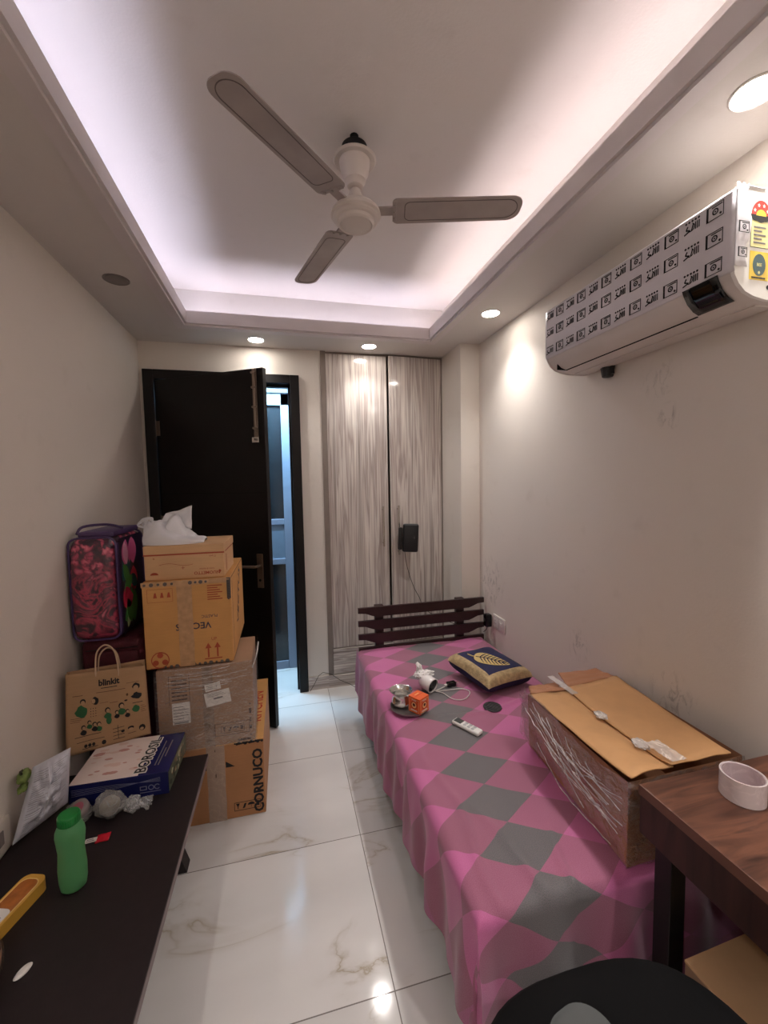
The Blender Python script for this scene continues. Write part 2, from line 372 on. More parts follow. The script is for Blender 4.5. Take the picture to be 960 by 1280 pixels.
MB().box(L-.085, L-.035, -.018, 0, 1.865, 1.90, .003, M=LM).tube([(L-.06, -.02, 1.885), (L-.06, -.04, 1.885)], .007, 8, M=LM).build('bolt_knob', M_steel, dr)
for z in (2.0, 1.35, .4):
    MB().tube([(-.006, -.006, z-.055), (-.006, -.006, z+.055)], .007, 10, M=LM).box(0, .03, -.002, .001, z-.05, z+.05, M=LM).build('hinge', M_nickel, dr)

# ------------------------------------------------------------------ wardrobe
wd = thing('wardrobe', 'tall built-in wardrobe in glossy grey wood-grain laminate beside the dark door', 'wardrobe', (.79, 3.19, 0))
m = MB(); m.box(.30, .338, 3.165, 3.6, 0.095, C); m.box(1.262, 1.272, 3.18, 3.6, .095, C); m.box(.338, 1.262, 3.185, 3.6, C-.012, C); m.box(.338, 1.262, 3.22, 3.6, .095, .13); m.box(.338, 1.262, 3.58, 3.6, .13, C-.012)
m.build('carcass', M_wframe, wd)
WZ0, WZ1 = .307, C-.014
d1 = MB().box(.340, .812, 3.18, 3.20, WZ0, WZ1, .0015).build('door', M_ward, wd)
a2 = math.radians(-3.6)   # right door stands a little open
DM = Matrix.Translation((1.260, 3.178, 0)) @ Matrix.Rotation(PI, 4, 'Z') @ Matrix.Rotation(-a2*0+math.radians(4.2), 4, 'Z')
d2 = MB().box(0, .437, -.02, 0.0, WZ0, WZ1, .0015, M=DM).build('door', M_ward, wd)
MB().box(.340, 1.260, 3.17, 3.20, .10, .300, .0015).build('drawer_front', M_wardH, wd)
def bar_handle(M, z0, z1):
    return MB().box(-.006, .006, -.038, -.026, z0, z1, .002, M=M).box(-.004, .004, -.03, 0.002, z0+.02, z0+.032, M=M).box(-.004, .004, -.03, 0.002, z1-.032, z1-.02, M=M)
bar_handle(Matrix.Translation((.762, 3.18, 0)), 1.10, 1.415).build('handle', M_steel, d1)
HM = DM @ Matrix.Translation((.385, 0.0, 0)) @ Matrix.Rotation(PI, 4, 'Z')
bar_handle(HM, 1.03, 1.42).build('handle', M_steel, d2)

# router hung on the handle
p0 = Vector((.92, 3.068, 1.165))
RM = Matrix.Translation(p0) @ Matrix.Rotation(math.radians(-12), 4, 'Z') @ Matrix.Rotation(math.radians(3), 4, 'Y')
rt = thing('wifi_router', 'black router hung on the right wardrobe door handle', 'router', tuple(p0))
MB().box(-.028, .095, -.024, .018, -.105, .115, .014, M=RM, seg=3).build('body', mat('matte black plastic', c(20, 21, 24), .4), rt, smooth=True)
MB().box(-.062, -.03, -.016, .02, -.09, .085, .008, M=RM).build('side_bracket', M_black, rt, smooth=True)
mk = MB(); FM = RM @ basis((.05, -.0245, .01), (1, 0, 0), (0, 0, 1))
mk.ring(0, 0, .016, .002, FM, a0=-.9, a1=.9, n=8).ring(.0, 0, .009, .002, FM, a0=-.9, a1=.9, n=8).disc(0, 0, .002, FM)
mk.build('printed_mark', M_gink, rt)
cb = [(.905, 3.06, 1.06), (.908, 3.05, 1.0), (.925, 3.06, .93), (.95, 3.07, .85), (.985, 3.08, .76), (1.03, 3.09, .68), (1.05, 3.06, .6), (1.12, 3.02, .55), (1.25, 2.80, .52), (1.36, 2.77, .53), (1.385, 2.66, .565)]
tag(MB().tube(cb, .0022, 6).build('router_cable', M_black, smooth=True), 'thin black cable trailing from the router down behind the headboard', 'cable')
fl = [(.15, 3.14, .004), (.18, 3.12, .06), (.215, 3.11, .13), (.25, 3.12, .15), (.31, 3.12, .13), (.38, 3.10, .08), (.45, 3.08, .05), (.52, 3.02, .02), (.56, 2.95, .006)]
tag(MB().tube(fl, .002, 6).build('loose_wire', M_black, smooth=True), 'thin dark wire looping over the skirting between door frame and bed', 'wire')

# ------------------------------------------------------------------ downlights
M_lamp = emis('downlight glow', (1, .93, .85, 1), 38)
M_lampoff = mat('dull lamp lens', c(120, 112, 108), .5)
M_ring = mat('lamp ring', c(215, 208, 202), .4)
def downlight(x, y, on, label, group=None, pw=1.0):
    t = thing('downlight', label, 'ceiling light', (x, y, C), group)
    MB().lathe([(.046, -.001), (.053, -.005), (.057, -.003), (.057, .004), (.046, .004)], 32, M=Matrix.Translation((x, y, C))).build('trim_ring', M_ring if on else M_lampoff, t, smooth=True)
    MB().lathe([(0, -.004), (.047, -.004), (.047, .002), (0, .002)], 32, M=Matrix.Translation((x, y, C))).build('lens', M_lamp if on else M_lampoff, t, smooth=True)
    if on:
        l = bpy.data.lights.new('lamp', 'SPOT'); l.energy = ENG*pw; l.color = (1, .965, .93); l.spot_size = math.radians(112); l.spot_blend = 1.0; l.shadow_soft_size = .035
        o = bpy.data.objects.new('lamp', l); COL.objects.link(o); o.location = (x, y, C-.012)
ENG = 27
downlight(-.145, 3.012, 1, 'lit round downlight above the dark door', pw=.55)
downlight(.64, 3.003, 1, 'lit round downlight above the left wardrobe door', pw=.5)
downlight(1.23, 2.295, 1, 'lit round downlight near the pillar, above the bed', pw=.75)
downlight(1.222, .875, 1, 'lit round downlight above the air conditioner, nearest the camera', pw=1.2)
downlight(1.222, -.55, 1, 'added unseen round downlight behind the camera position, right side', pw=2.2)  # unseen lamp added to brighten the lower part of the room
downlight(-.738, -.55, 1, 'added unseen round downlight behind the camera position, left side', pw=2.2)  # second unseen lamp, added for the same brightening
downlight(-.738, 2.28, 0, 'unlit grey round downlight in the left side of the ceiling border')

# LED strips lying on the cove ledge
def led(x0, x1, y0, y1, col, st, lab):
    o = MB().box(x0, x1, y0, y1, C+.026, C+.033).build('light_strip', emis('strip glow', col, st)); tag(o, lab, 'light strip', 'LED strips hidden on the ceiling ledge')
SL = 11.5
led(ox0-.075, ox0-.06, oy0, oy1, (.78, .79, 1, 1), SL, 'cool LED strip on the left ledge of the recessed ceiling')
led(ox1+.06, ox1+.075, oy0, oy1, (1, .88, .90, 1), SL, 'pinkish LED strip on the right ledge of the recessed ceiling')
led(ox0-.05, ox1+.05, oy0-.075, oy0-.06, (.88, .86, 1, 1), SL*.6, 'unseen cool LED strip added on the near ledge of the recessed ceiling')  # out of view, added as one more light source
led(ox0-.05, ox1+.05, oy1+.06, oy1+.075, (.86, .83, 1, 1), SL, 'violet white LED strip on the far ledge above the wardrobe')

# lamp in passage (tube light)
pl = thing('tube_light', 'cool tube light in the passage behind the open door', 'light', (-.55, 3.4, 2.6))
MB().tube([(-.85, 3.38, 2.61), (-.25, 3.38, 2.61)], .013, 10).build('tube', emis('cool tube glow', (.5, .76, 1, 1), 12), pl)
MB().box(-.88, -.22, 3.36, 3.40, 2.625, 2.66, .003).build('batten', M_white, pl)
l = bpy.data.lights.new('tube lamp', 'AREA'); l.shape = 'RECTANGLE'; l.size = .6; l.size_y = .03; l.energy = 46; l.color = (.40, .72, 1)
o = bpy.data.objects.new('tube lamp', l); COL.objects.link(o); o.location = (-.15, 3.36, 2.59); o.rotation_euler = (math.radians(-35), 0, 0)

# ------------------------------------------------------------------ ceiling fan
fx, fy, fz = .2955, 1.568, 2.59
fn = thing('ceiling_fan', 'ivory three-blade ceiling fan hanging from the recessed ceiling', 'fan', (fx, fy, ZC))
FMx = Matrix.Translation((fx, fy, 0))
MB().lathe([(0, 2.838), (.03, 2.836), (.046, 2.822), (.051, 2.80), (.050, 2.78), (0, 2.78)], 28, M=FMx).tube([(0, 0, ZC), (0, 0, 2.82)], .016, 10, M=FMx).build('hook_hollow', M_hole, fn, smooth=50)  # solid black dome stands in for the shaded hollow, with rod above
MB().lathe([(.03, 2.780), (.074, 2.780), (.079, 2.775), (.073, 2.769), (.03, 2.769)], 40, M=FMx).build('canopy_plate', M_fan, fn, smooth=True)
MB().lathe([(0, 2.776), (.057, 2.776), (.055, 2.755), (.049, 2.728), (.041, 2.718), (.039, 2.702), (.031, 2.695), (.029, 2.683), (.022, 2.678), (0, 2.678)], 40, M=FMx).build('canopy', M_fan, fn, smooth=True)
MB().tube([(0, 0, 2.60), (0, 0, 2.75)], .012, 16, M=FMx).build('downrod', M_fan, fn)
MB().lathe([(0, 2.670), (.020, 2.670), (.022, 2.660), (.030, 2.645), (.037, 2.625), (.044, 2.610), (0, 2.610)], 40, M=FMx).build('lower_canopy', M_fan, fn, smooth=True)
MB().lathe([(0, 2.628), (.045, 2.626), (.075, 2.616), (.090, 2.600), (.092, 2.588), (.084, 2.584), (.084, 2.578), (.078, 2.572), (.068, 2.570), (.066, 2.560), (.060, 2.555), (.055, 2.558), (.050, 2.556), (0, 2.554)], 48, M=FMx @ Matrix.Translation((0, 0, -.009))).build('motor_housing', M_fan, fn, smooth=30)
def blade_poly(r0, r1, w0, w1, n=7):
    def arc(cx, cy, r, a0, a1): return [(cx+r*math.cos(a0+(a1-a0)*i/n), cy+r*math.sin(a0+(a1-a0)*i/n)) for i in range(n+1)]
    h0, h1, q0, q1 = w0/2, w1/2, .02, .042
    return arc(r0+q0, -h0+q0, q0, PI, 1.5*PI)+arc(r1-q1, -h1+q1, q1, -PI/2, 0)+arc(r1-q1, h1-q1, q1, 0, PI/2)+arc(r0+q0, h0-q0, q0, PI/2, PI)
for k in range(3):
    a = -.2529-k*2*PI/3
    BM = FMx @ Matrix.Rotation(a, 4, 'Z') @ Matrix.Translation((0, 0, fz+.004)) @ Matrix.Rotation(math.radians(-7), 4, 'X')
    bl = MB().prism(blade_poly(.135, .605, .118, .112), -.0015, .0015, M=BM).build('blade', M_blade, fn)
    rb = MB(); P1 = blade_poly(.30-.12, .59, .086, .086); rb.line(P1+[P1[0]], .003, BM @ Matrix.Translation((0, 0, -.0024)))
    rb.build('pressed_border', M_blade2, bl)
    br = MB().box(.08, .17, -.019, .019, -.001, .006, .001, M=BM); br.box(.135, .15, -.045, .045, -.004, .0, .001, M=BM)
    for q in (-.03, 0, .03): br.lathe([(0, -.008), (.005, -.008), (.005, 0), (0, 0)], 10, M=BM @ Matrix.Translation((.142, q, 0)))
    br.build('bracket', M_blade, bl)

# ------------------------------------------------------------------ air conditioner
ac = thing('air_conditioner', 'white split air conditioner on the right wall, front still wrapped in printed film', 'air conditioner', (1.42, 1.305, 2.09))
AX, A0, A1 = 1.20, .90, 1.71
prof = [(1.419, 2.372), (1.22, 2.372), (1.206, 2.368), (AX, 2.357), (AX, 2.165), (1.207, 2.143), (1.222, 2.122), (1.245, 2.104), (1.275, 2.094), (1.32, 2.088), (1.40, 2.089), (1.419, 2.093)]
def extr(m, prof, y0, y1, mi=0):
    n = len(prof); m.add([(x, y0, z) for x, z in prof]+[(x, y1, z) for x, z in prof], [tuple(range(n)), tuple(range(n, 2*n))[::-1]]+[(i, (i+1) % n, n+(i+1) % n, n+i) for i in range(n)], mi=mi); return m
extr(MB(), prof, A0+.004, A1-.004).build('body', M_acw, ac, smooth=35)
capp = [(1.30+(x-1.30)*1.012, 2.23+(z-2.23)*1.012) for x, z in prof[1:-1]]; capp = [(1.4195, 2.374)]+capp+[(1.4195, 2.090)]
extr(MB(), capp, A0-.004, A0+.006).build('end_cap', mat('white end cap', c(232, 230, 226), .3, var=.02), ac, smooth=35)
extr(MB(), capp, A1-.006, A1+.004).build('end_cap', M_acw, ac, smooth=35)
# wrap film: front, slightly over the top, folded round the near end
fp = [(1.30, 2.3745), (1.215, 2.3745), (AX-.002, 2.361), (AX-.002, 2.163), (1.203, 2.152)]
wf = MB()
def filmfn(u, v):
    t = u*(len(fp)-1); i = min(int(t), len(fp)-2); q = t-i; x = lerp(fp[i][0], fp[i+1][0], q); z = lerp(fp[i][1], fp[i+1][1], q); y = lerp(A0-.006, A1+.004, v)
    b = .0015*nz((x*8, y*8, z*8), 4); return (x-abs(b), y, z+(abs(b) if i < 2 else 0))
wf.grid(filmfn, 16, 60)
wf.grid(lambda u, v: (lerp(AX-.003, 1.243-.01*math.sin(v*9), u), A0-.007-.003*abs(nz((u*5, v*9, 2), 2)), lerp(2.165, 2.376, v)+(.003*math.sin(u*14) if v > .95 else 0)), 8, 14)
wf.build('protective_film', M_film_print, ac, smooth=True, solid=.0012)
pr = MB(); FM = basis((AX-.0042, A1, 2.165), (0, -1, 0), (0, 0, 1))   # local x runs toward the camera, y up
def logo(m, x, y, M, s=1.0):
    m.frame(x-.026*s, x+.026*s, y-.021*s, y+.021*s, .0022*s, M); m.rect(x-.026*s, x-.020*s, y-.021*s, y+.021*s, M)
    m.ring(x+.001, y, .008*s, .0035*s, M, n=8); m.disc(x+.001, y, .0025*s, M, n=8); m.disc(x+.017*s, y-.012*s, .0035*s, M, n=8); m.rect(x-.01*s, x+.022*s, y+.013*s, y+.016*s, M)
def script(m, x, y, M, s=1.0):
    for q in range(5): m.disc(x+(-.02+q*.0105)*s, y+.016*s, .0036*s, M, n=7)
    m.line([(x-.026*s, y-.016*s), (x-.006*s, y-.010*s), (x-.020*s, y-.004*s), (x-.014*s, y+.006*s)], .004*s, M)
    m.line([(x-.002*s, y-.014*s), (x+.004*s, y+.006*s)], .0035*s, M); m.ring(x-.004*s, y-.002*s, .012*s, .002*s, M, n=10, a0=-2.2, a1=1.2)
    for q in range(3): m.rect(x+(.010+q*.006)*s, x+(.013+q*.006)*s, y-.014*s, y+.008*s, M)
for r in range(3):
    for k in range(12):
        x = .03+k*.0665; y = (.020, .098, .170)[r]
        if x > .80: continue
        (script if (k+r*0) % 2 == 0 else logo)(pr, x, y, FM, .92)
TM = basis((1.22, A1, 2.3752), (0, -1, 0), (1, 0, 0))
EM = basis((AX, A0-.0105, 2.165), (1, 0, 0), (0, 0, 1)); logo(pr, .022, .10, EM, .7); logo(pr, .02, .035, EM, .6)
pr.build('film_print', M_ink, ac)
dM = basis((1.2035, .985, 2.148), (0, -1, 0), (1, 0, -1.1))
dq = [(AX-.0035, 2.160), (1.2025, 2.146), (1.2175, 2.123), (1.241, 2.1035), (1.262, 2.095)]
disp = MB()
disp.grid(lambda u, v: (lambda t, i: (lerp(dq[i][0], dq[i+1][0], t-i)-.0012, lerp(.935, 1.04, v)-.0*u, lerp(dq[i][1], dq[i+1][1], t-i)-.0012))(u*4, min(int(u*4), 3)), 12, 4)
disp.build('display_window', M_gloss_black, ac, smooth=True, solid=.001)
MB().box(1.268, 1.273, 1.05, 1.665, 2.0935, 2.0962).box(1.225, 1.27, 1.664, 1.668, 2.095, 2.12).build('flap_seam', M_hole, ac)
MB().box(1.33, 1.40, .93, 1.68, 2.084, 2.089, .001).build('air_flap', M_acw, ac)
st = MB(); SM = basis((1.252, A0-.0046, 2.125), (1, 0, 0), (0, 0, 1))
st.rect(.002, .07, .095, .165, SM, 0); st.frame(.002, .07, .095, .165, .001, SM, 4)
st.poly([(.036+.034*math.cos(a), .178+.040*math.sin(a)) for a in [PI*i/14 for i in range(15)]], SM, 2, .0008)
st.poly([(.036+.018*math.cos(a), .178+.016*math.sin(a)) for a in [PI*i/10 for i in range(11)]], SM, 1, .0011)
for i in range(4):
    a = .5+i*.72
    cx, cy = .036+.026*math.cos(a), .178+.028*math.sin(a)
    st.poly([(cx+(.0055 if j % 2 == 0 else .0024)*math.cos(PI/2+j*PI/5), cy+(.0055 if j % 2 == 0 else .0024)*math.sin(PI/2+j*PI/5)) for j in range(10)], SM, 3, .0012)
st.poly([(.0, .180), (.072, .180), (.066, .168), (.036, .160), (.006, .168)], SM, 4, .001)
for i in range(5): st.rect(.012, .055-(i % 2)*.014, .146-i*.010, .150-i*.010, SM, 5, .0009)
st.rect(.002, .07, .010, .085, SM, 1); st.disc(.036, .050, .023, SM, 6, ry=.029, n=22, t=.0009); st.text('BEE', .012, SM @ Matrix.Translation((.036, .050, .001)), 0); st.disc(.036, .03, .004, SM, 0, t=.001)
st.rect(.01, .06, .014, .018, SM, 4, .0009); st.disc(.072, -.006, .006, SM, 4)
st.build('rating_label', [M_pyel, M_yel, M_red, M_label, M_ink, M_gink, M_teal], ac)
MB().tube([(1.40, 1.56, 2.092), (1.40, 1.56, 2.045)], [.03, .022], 8).tube([(1.395, 1.53, 2.09), (1.395, 1.525, 2.05)], .008, 6).build('drain_stub', M_black, ac)

# ------------------------------------------------------------------ bed
BX0, BX1, BY0, BY1, BZ = .452, 1.398, .915, 2.70, .45
bed = thing('bed', 'single bed with dark slatted wooden headboard against the wardrobe end', 'bed', (.92, 1.75, 0))
MB().box(.50, 1.38, .96, 2.70, .20, .26, .004).build('bed_frame', M_head, bed)
for x, y in ((.53, .99), (1.34, .99), (.53, 2.66), (1.34, 2.66), (.53, 1.78), (1.34, 1.78)):
    MB().prism([(x-.028, y-.028), (x+.028, y-.028), (x+.028, y+.028), (x-.028, y+.028)], 0, .20).build('leg', M_head, bed)
hb = MB()
for x in (.62, 1.225): hb.box(x-.03, x+.03, 2.742, 2.782, 0, .752, .003)
hb = hb.build('headboard', M_head, bed)
for zt in (.748, .656, .563, .470):
    x0, x1 = .468, 1.405
    p = [(x0, zt), (x0, zt-.036), (x0+.05, zt-.040), (x0+.095, zt-.058), (x0+.12, zt-.066), (x1-.12, zt-.066), (x1-.095, zt-.058), (x1-.05, zt-.040), (x1, zt-.036), (x1, zt)]
    M = Matrix(((1, 0, 0, 0), (0, 0, -1, 2.742), (0, 1, 0, 0), (0, 0, 0, 1)))
    MB().prism(p, .0, .02, M).build('slat', M_head, hb)
tag(MB().box(.475, 1.385, .945, 2.675, .262, .440, .03, seg=3).build('mattress', mat('pale ticking', c(180, 170, 170), .8), smooth=True), 'thin mattress under the pink diamond bedsheet', 'mattress')

def sheet_mat():
    k = NT('diamond patchwork cotton'); tc = k.n('ShaderNodeTexCoord'); sp = k.n('ShaderNodeSeparateXYZ'); k.l(tc.outputs['UV'], sp.inputs[0])
    wob = k.noise(tc.outputs['UV'], 3, 2)
    p = k.math('DIVIDE', k.math('ADD', sp.outputs[0], k.math('MULTIPLY_ADD', wob, .02, -.01)), .295); q = k.math('DIVIDE', k.math('ADD', sp.outputs[1], -.994), .184)
    s1 = k.math('FLOOR', k.math('ADD', p, q)); t1 = k.math('FLOOR', k.math('SUBTRACT', p, q))
    col = k.math('ADD', k.math('ADD', s1, t1), 1)
    a = k.math('PINGPONG', col, 2)     # 0 grey,1 mauve,2 pink, repeating every four half columns
    pink, mauve, grey = c(194, 92, 150), c(144, 76, 102), c(82, 84, 83)
    rowv = k.noise(sp.outputs[1], .1, 0)
    far_ = k.math('GREATER_THAN', k.math('ABSOLUTE', col), 3.5)
    gcol = k.mix(far_, grey, c(162, 82, 124))
    cc = k.mix(k.math('GREATER_THAN', a, .5), gcol, mauve); cc = k.mix(k.math('GREATER_THAN', a, 1.5), cc, pink)
    # some of the mauve patches come a little pinker, row by row
    rr = k.n('ShaderNodeTexWhiteNoise', noise_dimensions='2D'); cb = k.n('ShaderNodeCombineXYZ'); k.l(s1, cb.inputs[0]); k.l(t1, cb.inputs[1]); k.l(cb.outputs[0], rr.inputs['Vector'])
    cc = k.mix(k.math('MULTIPLY', k.math('MULTIPLY', rr.outputs['Value'], .35), k.math('GREATER_THAN', a, .5)), cc, c(176, 84, 130))
    nz_ = k.noise(k.coord('UV', scale=(60, 60, 60)), 8, 3)
    cc = k.mix(.12, cc, k.ramp(nz_, [(.35, c(60, 40, 50)), (.65, c(235, 200, 215))]))
    k.l(cc, k.b.inputs['Base Color']); k.b.inputs['Roughness'].default_value = .75; k.b.inputs['Sheen Weight'].default_value = .25
    k.bump(k.noise(k.coord('UV'), 420, 2), .12, .002)
    return k.m
def sheet():
    x0, x1, y0, y1 = BX0, BX1, BY0, BY1+.02
    dl, dr_, df = .345, .20, .42
    NU, NV = 150, 210; vs = []; uv = []; R = .035
    def drop(d):    # arc-length d beyond the edge -> (outward, down)
        if d <= 0: return 0, 0
        L_ = R*PI/2
        if d < L_: a = d/R; return R*math.sin(a), R*(1-math.cos(a))
        return R+.035*(d-L_), R+(d-L_)
    for i in range(NU+1):
        for j in range(NV+1):
            a = lerp(x0+R-dl, x1-R+dr_, i/NU); b = lerp(y0+R-df, y1, j/NV)
            ol, dl_ = drop(x0+R-a); orr, dr2 = drop(a-(x1-R)); of, dff = drop(y0+R-b)
            z = BZ+.006 - max(dl_, dr2, dff)-.15*min(max(dl_, dr2), dff)
            x = min(max(a, x0+R), x1-R)-ol+orr; y = max(b, y0+R)-of
            # folds of the hanging side
            if dl_ > .03:
                k = min(1, (dl_-.03)/.15); x += k*(.012*math.sin(b*19+2*math.sin(b*5))+.008*math.sin(b*43+1)+.02*nz((b*3, dl_*2, 1)))*(.6 if b > 2.2 else 1) - k*.006
                z += .018*nz((b*4, 0, 3))*k + (.05*math.exp(-((b-2.71)/.05)**2))
            if dr2 > .02: x -= 0.0
            if dff > .03:
                k = min(1, (dff-.03)/.15); y += k*(.016*math.sin(a*26)+.012*nz((a*6, dff*3, 1)))
            top = 1 if max(dl_, dr2, dff) < .01 else .4
            h = .007*nz((a*3.5, b*3.5, 0))+.004*nz((a*9, b*7, 5))
            # creases running toward the foot
            rid = lambda u, w_: math.exp(-(u/w_)**2)
            h += .013*rid((a-.62)-(1.15-b)*.35+.03*math.sin(b*9), .018)*max(0, min(1, (1.35-b)*3))
            h += .012*rid((a-.80)+(1.05-b)*.25+.02*math.sin(b*14), .013)*max(0, min(1, (1.2-b)*4))
            h += .009*rid((a-.545)-.02*math.sin(b*11), .015)*max(0, min(1, (1.7-b)*2))
            h += .012*max(0, (1.12-b)*3)*nz((a*11, b*9, 9))
            h += .007*rid(b-1.83-.12*(a-.9)+.03*math.sin(a*8), .012)*(1 if a > .7 else 0)
            z += h*top
            if z < .03: z = .03
            vs.append((x, y, z))
            xc = .69+.085*max(0, b-1)**2
            uv.append((a-xc, b if b < 1.546 else 1.546+(b-1.546)*.913))
    W_ = NV+1; fs = [(i*W_+j, (i+1)*W_+j, (i+1)*W_+j+1, i*W_+j+1) for i in range(NU) for j in range(NV)]
    m = MB(); m.add(vs, fs); o = m.build('bedsheet', sheet_mat(), smooth=180, uv=uv)
    tag(o, 'pink and mauve bedsheet with a row of grey diamonds, hanging over the bed edge', 'bedsheet'); return o
sheet()
def zs(x, y): return BZ+.006+.007*nz((x*3.5, y*3.5, 0))+.004*nz((x*9, y*7, 5))

# cushion
cu = thing('cushion', 'dark blue velvet cushion with a gold leaf and beige border on the bed', 'cushion', (1.12, 2.16, .46))
CM = Matrix.Translation((1.112, 2.098, .528)) @ Matrix.Rotation(math.radians(14), 4, 'Z') @ Matrix.Rotation(math.radians(2), 4, 'Y') @ Matrix.Rotation(math.radians(3), 4, 'X') @ Matrix.Diagonal((1.0, 1.12, 1.08, 1))
def pil(u, v, s=1, half=.163, th=.058):
    x, y = (u*2-1), (v*2-1); e = max(abs(x), abs(y)); pin = 1-.06*(1-abs(x))*(abs(y) > .0)*0
    t = max(0, (1-x**4))**.5*max(0, (1-y**4))**.5
    ins = 1-.07*(1-x*x)*abs(y); ins2 = 1-.07*(1-y*y)*abs(x)
    return (x*half*ins2, y*half*ins, s*(th*t**.75)+.004*nz((x*2, y*2, s)))
M_velvet = mat('navy velvet', c(26, 26, 66), .8, var=.2, vscale=20); M_beige = mat('beige woven border', c(176, 152, 112), .85, var=.25, vscale=45, bump=.4, bscale=90)
m = MB(); m.grid(lambda u, v: pil(u, v, 1), 36, 36, M=CM); 
nf = 36
for idx, f_ in enumerate(m.f):
    i, j = idx//nf, idx % nf; cx, cy = (i+.5)/nf*2-1, (j+.5)/nf*2-1
    if max(abs(cx), abs(cy)) > .76: m.mi[idx] = 1
m.build('front_panel', [M_velvet, M_beige], cu, smooth=180)
MB().grid(lambda u, v: pil(u, v, -1, th=.056), 24, 24, M=CM).build('back_panel', M_velvet, cu, smooth=180)
M_gold = mat('gold thread', c(205, 180, 120), .5, .3)
lf = MB()
def onp(x, y): u, v = (x/.163+1)/2, (y/.163+1)/2; p = pil(u, v, 1); return (x, y, p[2]+.0025)
LR = Matrix.Rotation(math.radians(-50), 4, 'Z')
def leafpt(t, s):   # t along leaf, s -1..1 across
    L0 = -.095+t*.19; w_ = .066*math.sin(PI*min(1, t*1.0)**.62)**.8 if 0 < t < 1 else 0
    p = LR @ Vector((L0, s*w_, 0)); return onp(p.x-.012, p.y-.028)
lf.grid(lambda u, v: leafpt(.0+u, v*2-1), 30, 12, M=CM); 
lf.tube([CM @ Vector(onp(*((LR @ Vector((-.130+.04*i/6, .012*(1-i/6)**2, 0)))+Vector((-.012, -.028, 0))).xy[:])) for i in range(7)], .003, 6)
leaf = lf.build('leaf_applique', M_gold, cu, smooth=180)
vn = MB(); 
def vp(t, s): p = Vector(leafpt(t, s)); return CM @ (p+Vector((0, 0, .0012)))
for i in range(7):
    for s_s in (-1, 1):
        t0 = .18+i*.1; vn.tube([vp(t0+.0, s_s*.06), vp(min(.99, t0+.05), s_s*.4), vp(min(.99, t0+.13), s_s*.86)], [.0022, .003, .001], 5)
vn.tube([vp(.06+.9*i/12, 0) for i in range(13)], .0018, 5)
vn.build('leaf_veins', M_velvet, leaf)

# steel plate, bowl, orange carton, white jar with tissue, charger, coaster, remote
zp = .4635
pt_ = thing('steel_plate', 'round steel plate on the bed under the bowl and orange box', 'plate', (.581, 1.935, zp))
MB().lathe([(0, 0), (.080, 0), (.088, .004), (.094, .013), (.097, .013), (.090, .002), (.082, -.002), (0, -.002)], 48, M=Matrix.Translation((.583, 1.93, zp))).build('dish', mat('worn steel', c(150, 144, 142), .42, .75), pt_, smooth=60)
bw = thing('steel_bowl', 'shiny steel pot standing on the plate behind the orange box', 'bowl', (.556, 1.955, zp+.003))
Bp = [(0, 0), (.034, 0), (.043, .006), (.047, .018), (.044, .032), (.041, .042), (.042, .052), (.047, .062), (.054, .068), (.056, .069), (.054, .066), (.045, .060), (.039, .051), (.038, .042), (.041, .032), (.044, .018), (.039, .008), (.0, .005)]
MB().lathe([(r*1.05, z*1.12) for r, z in Bp], 48, M=Matrix.Translation((.549, 1.962, zp+.0045))).build('pot', mat('polished steel', c(225, 222, 218), .2, .95, var=.03), bw, smooth=60)
ob = thing('orange_box', 'small orange printed carton standing on the steel plate', 'box', (.612, 1.882, zp+.003))
OM = Matrix.Translation((.618, 1.887, zp+.005)) @ Matrix.Rotation(math.radians(33), 4, 'Z')
S = .036
MB().box(-S, S, -S, S, 0, .078, .0015, M=OM).build('carton', mat('orange carton', c(226, 96, 44), .5, var=.06), ob)
m = MB()
for (o_, u_) in (((-S, -S-.0004, 0), (1, 0, 0)), ((-S-.0004, S, 0), (0, -1, 0))):
    K = OM @ basis(o_, u_, (0, 0, 1)); m.frame(.006, .066, .008, .070, .0015, K, 1); m.disc(.036, .040, .020, K, 2); m.disc(.036, .040, .015, K, 1, t=.0009); m.disc(.036, .042, .008, K, 0, t=.0012); m.rect(.016, .056, .012, .017, K, 3)
    m.text('PURE', .012, K @ Matrix.Translation((.036, .064, 0)), 3)
K = OM @ basis((-S, -S, .0785), (1, 0, 0), (0, 1, 0)); m.rect(.004, .068, .034, .036, K, 2); m.rect(.02, .05, .045, .05, K, 1)
m.build('printed_marks', [mat('dark maroon print', c(90, 30, 20)), mat('pale orange print', c(245, 190, 130)), mat('deep orange print', c(190, 62, 26)), M_label], ob)

wj = thing('white_cup', 'white cup lying with crumpled white tissue on it, behind the orange box', 'cup', (.735, 2.09, .46))
WMx = Matrix.Translation((.735, 2.075, .502)) @ Matrix.Rotation(math.radians(30), 4, 'Z') @ Matrix.Rotation(math.radians(100), 4, 'X')
MB().lathe([(.0, -.045), (.028, -.045), (.036, -.03), (.040, .0), (.041, .035), (.037, .037), (.035, .0), (.031, -.028), (0, -.038)], 32, M=WMx).build('cup_body', mat('white glossy ceramic', c(222, 216, 214), .15), wj, smooth=60)
MB().lathe([(0, .018), (.0352, .018), (.0358, .030), (0, .030)], 28, M=WMx).build('dark_filling', M_gloss_black, wj)
def crumple(m, cx, cy, cz, rx, ry, rz, n=20, amp=.3, fr=2.5, seed=0, flat=0, M=None):
    def fn(u, v):
        th, ph = u*2*PI, (v-.5)*PI; d = Vector((math.cos(ph)*math.cos(th), math.cos(ph)*math.sin(th), math.sin(ph)))
        k = 1+amp*(noise.noise(d*fr+Vector((seed, 0, 0)))+.5*abs(noise.noise(d*fr*2.3+Vector((0, seed, 0))))*2-.3)
        z = d.z*k*rz
        if flat is not None and z < -rz*flat: z = -rz*flat
        return (cx+d.x*k*rx, cy+d.y*k*ry, cz+z)
    m.grid(fn, n*2, n, M=M); return m
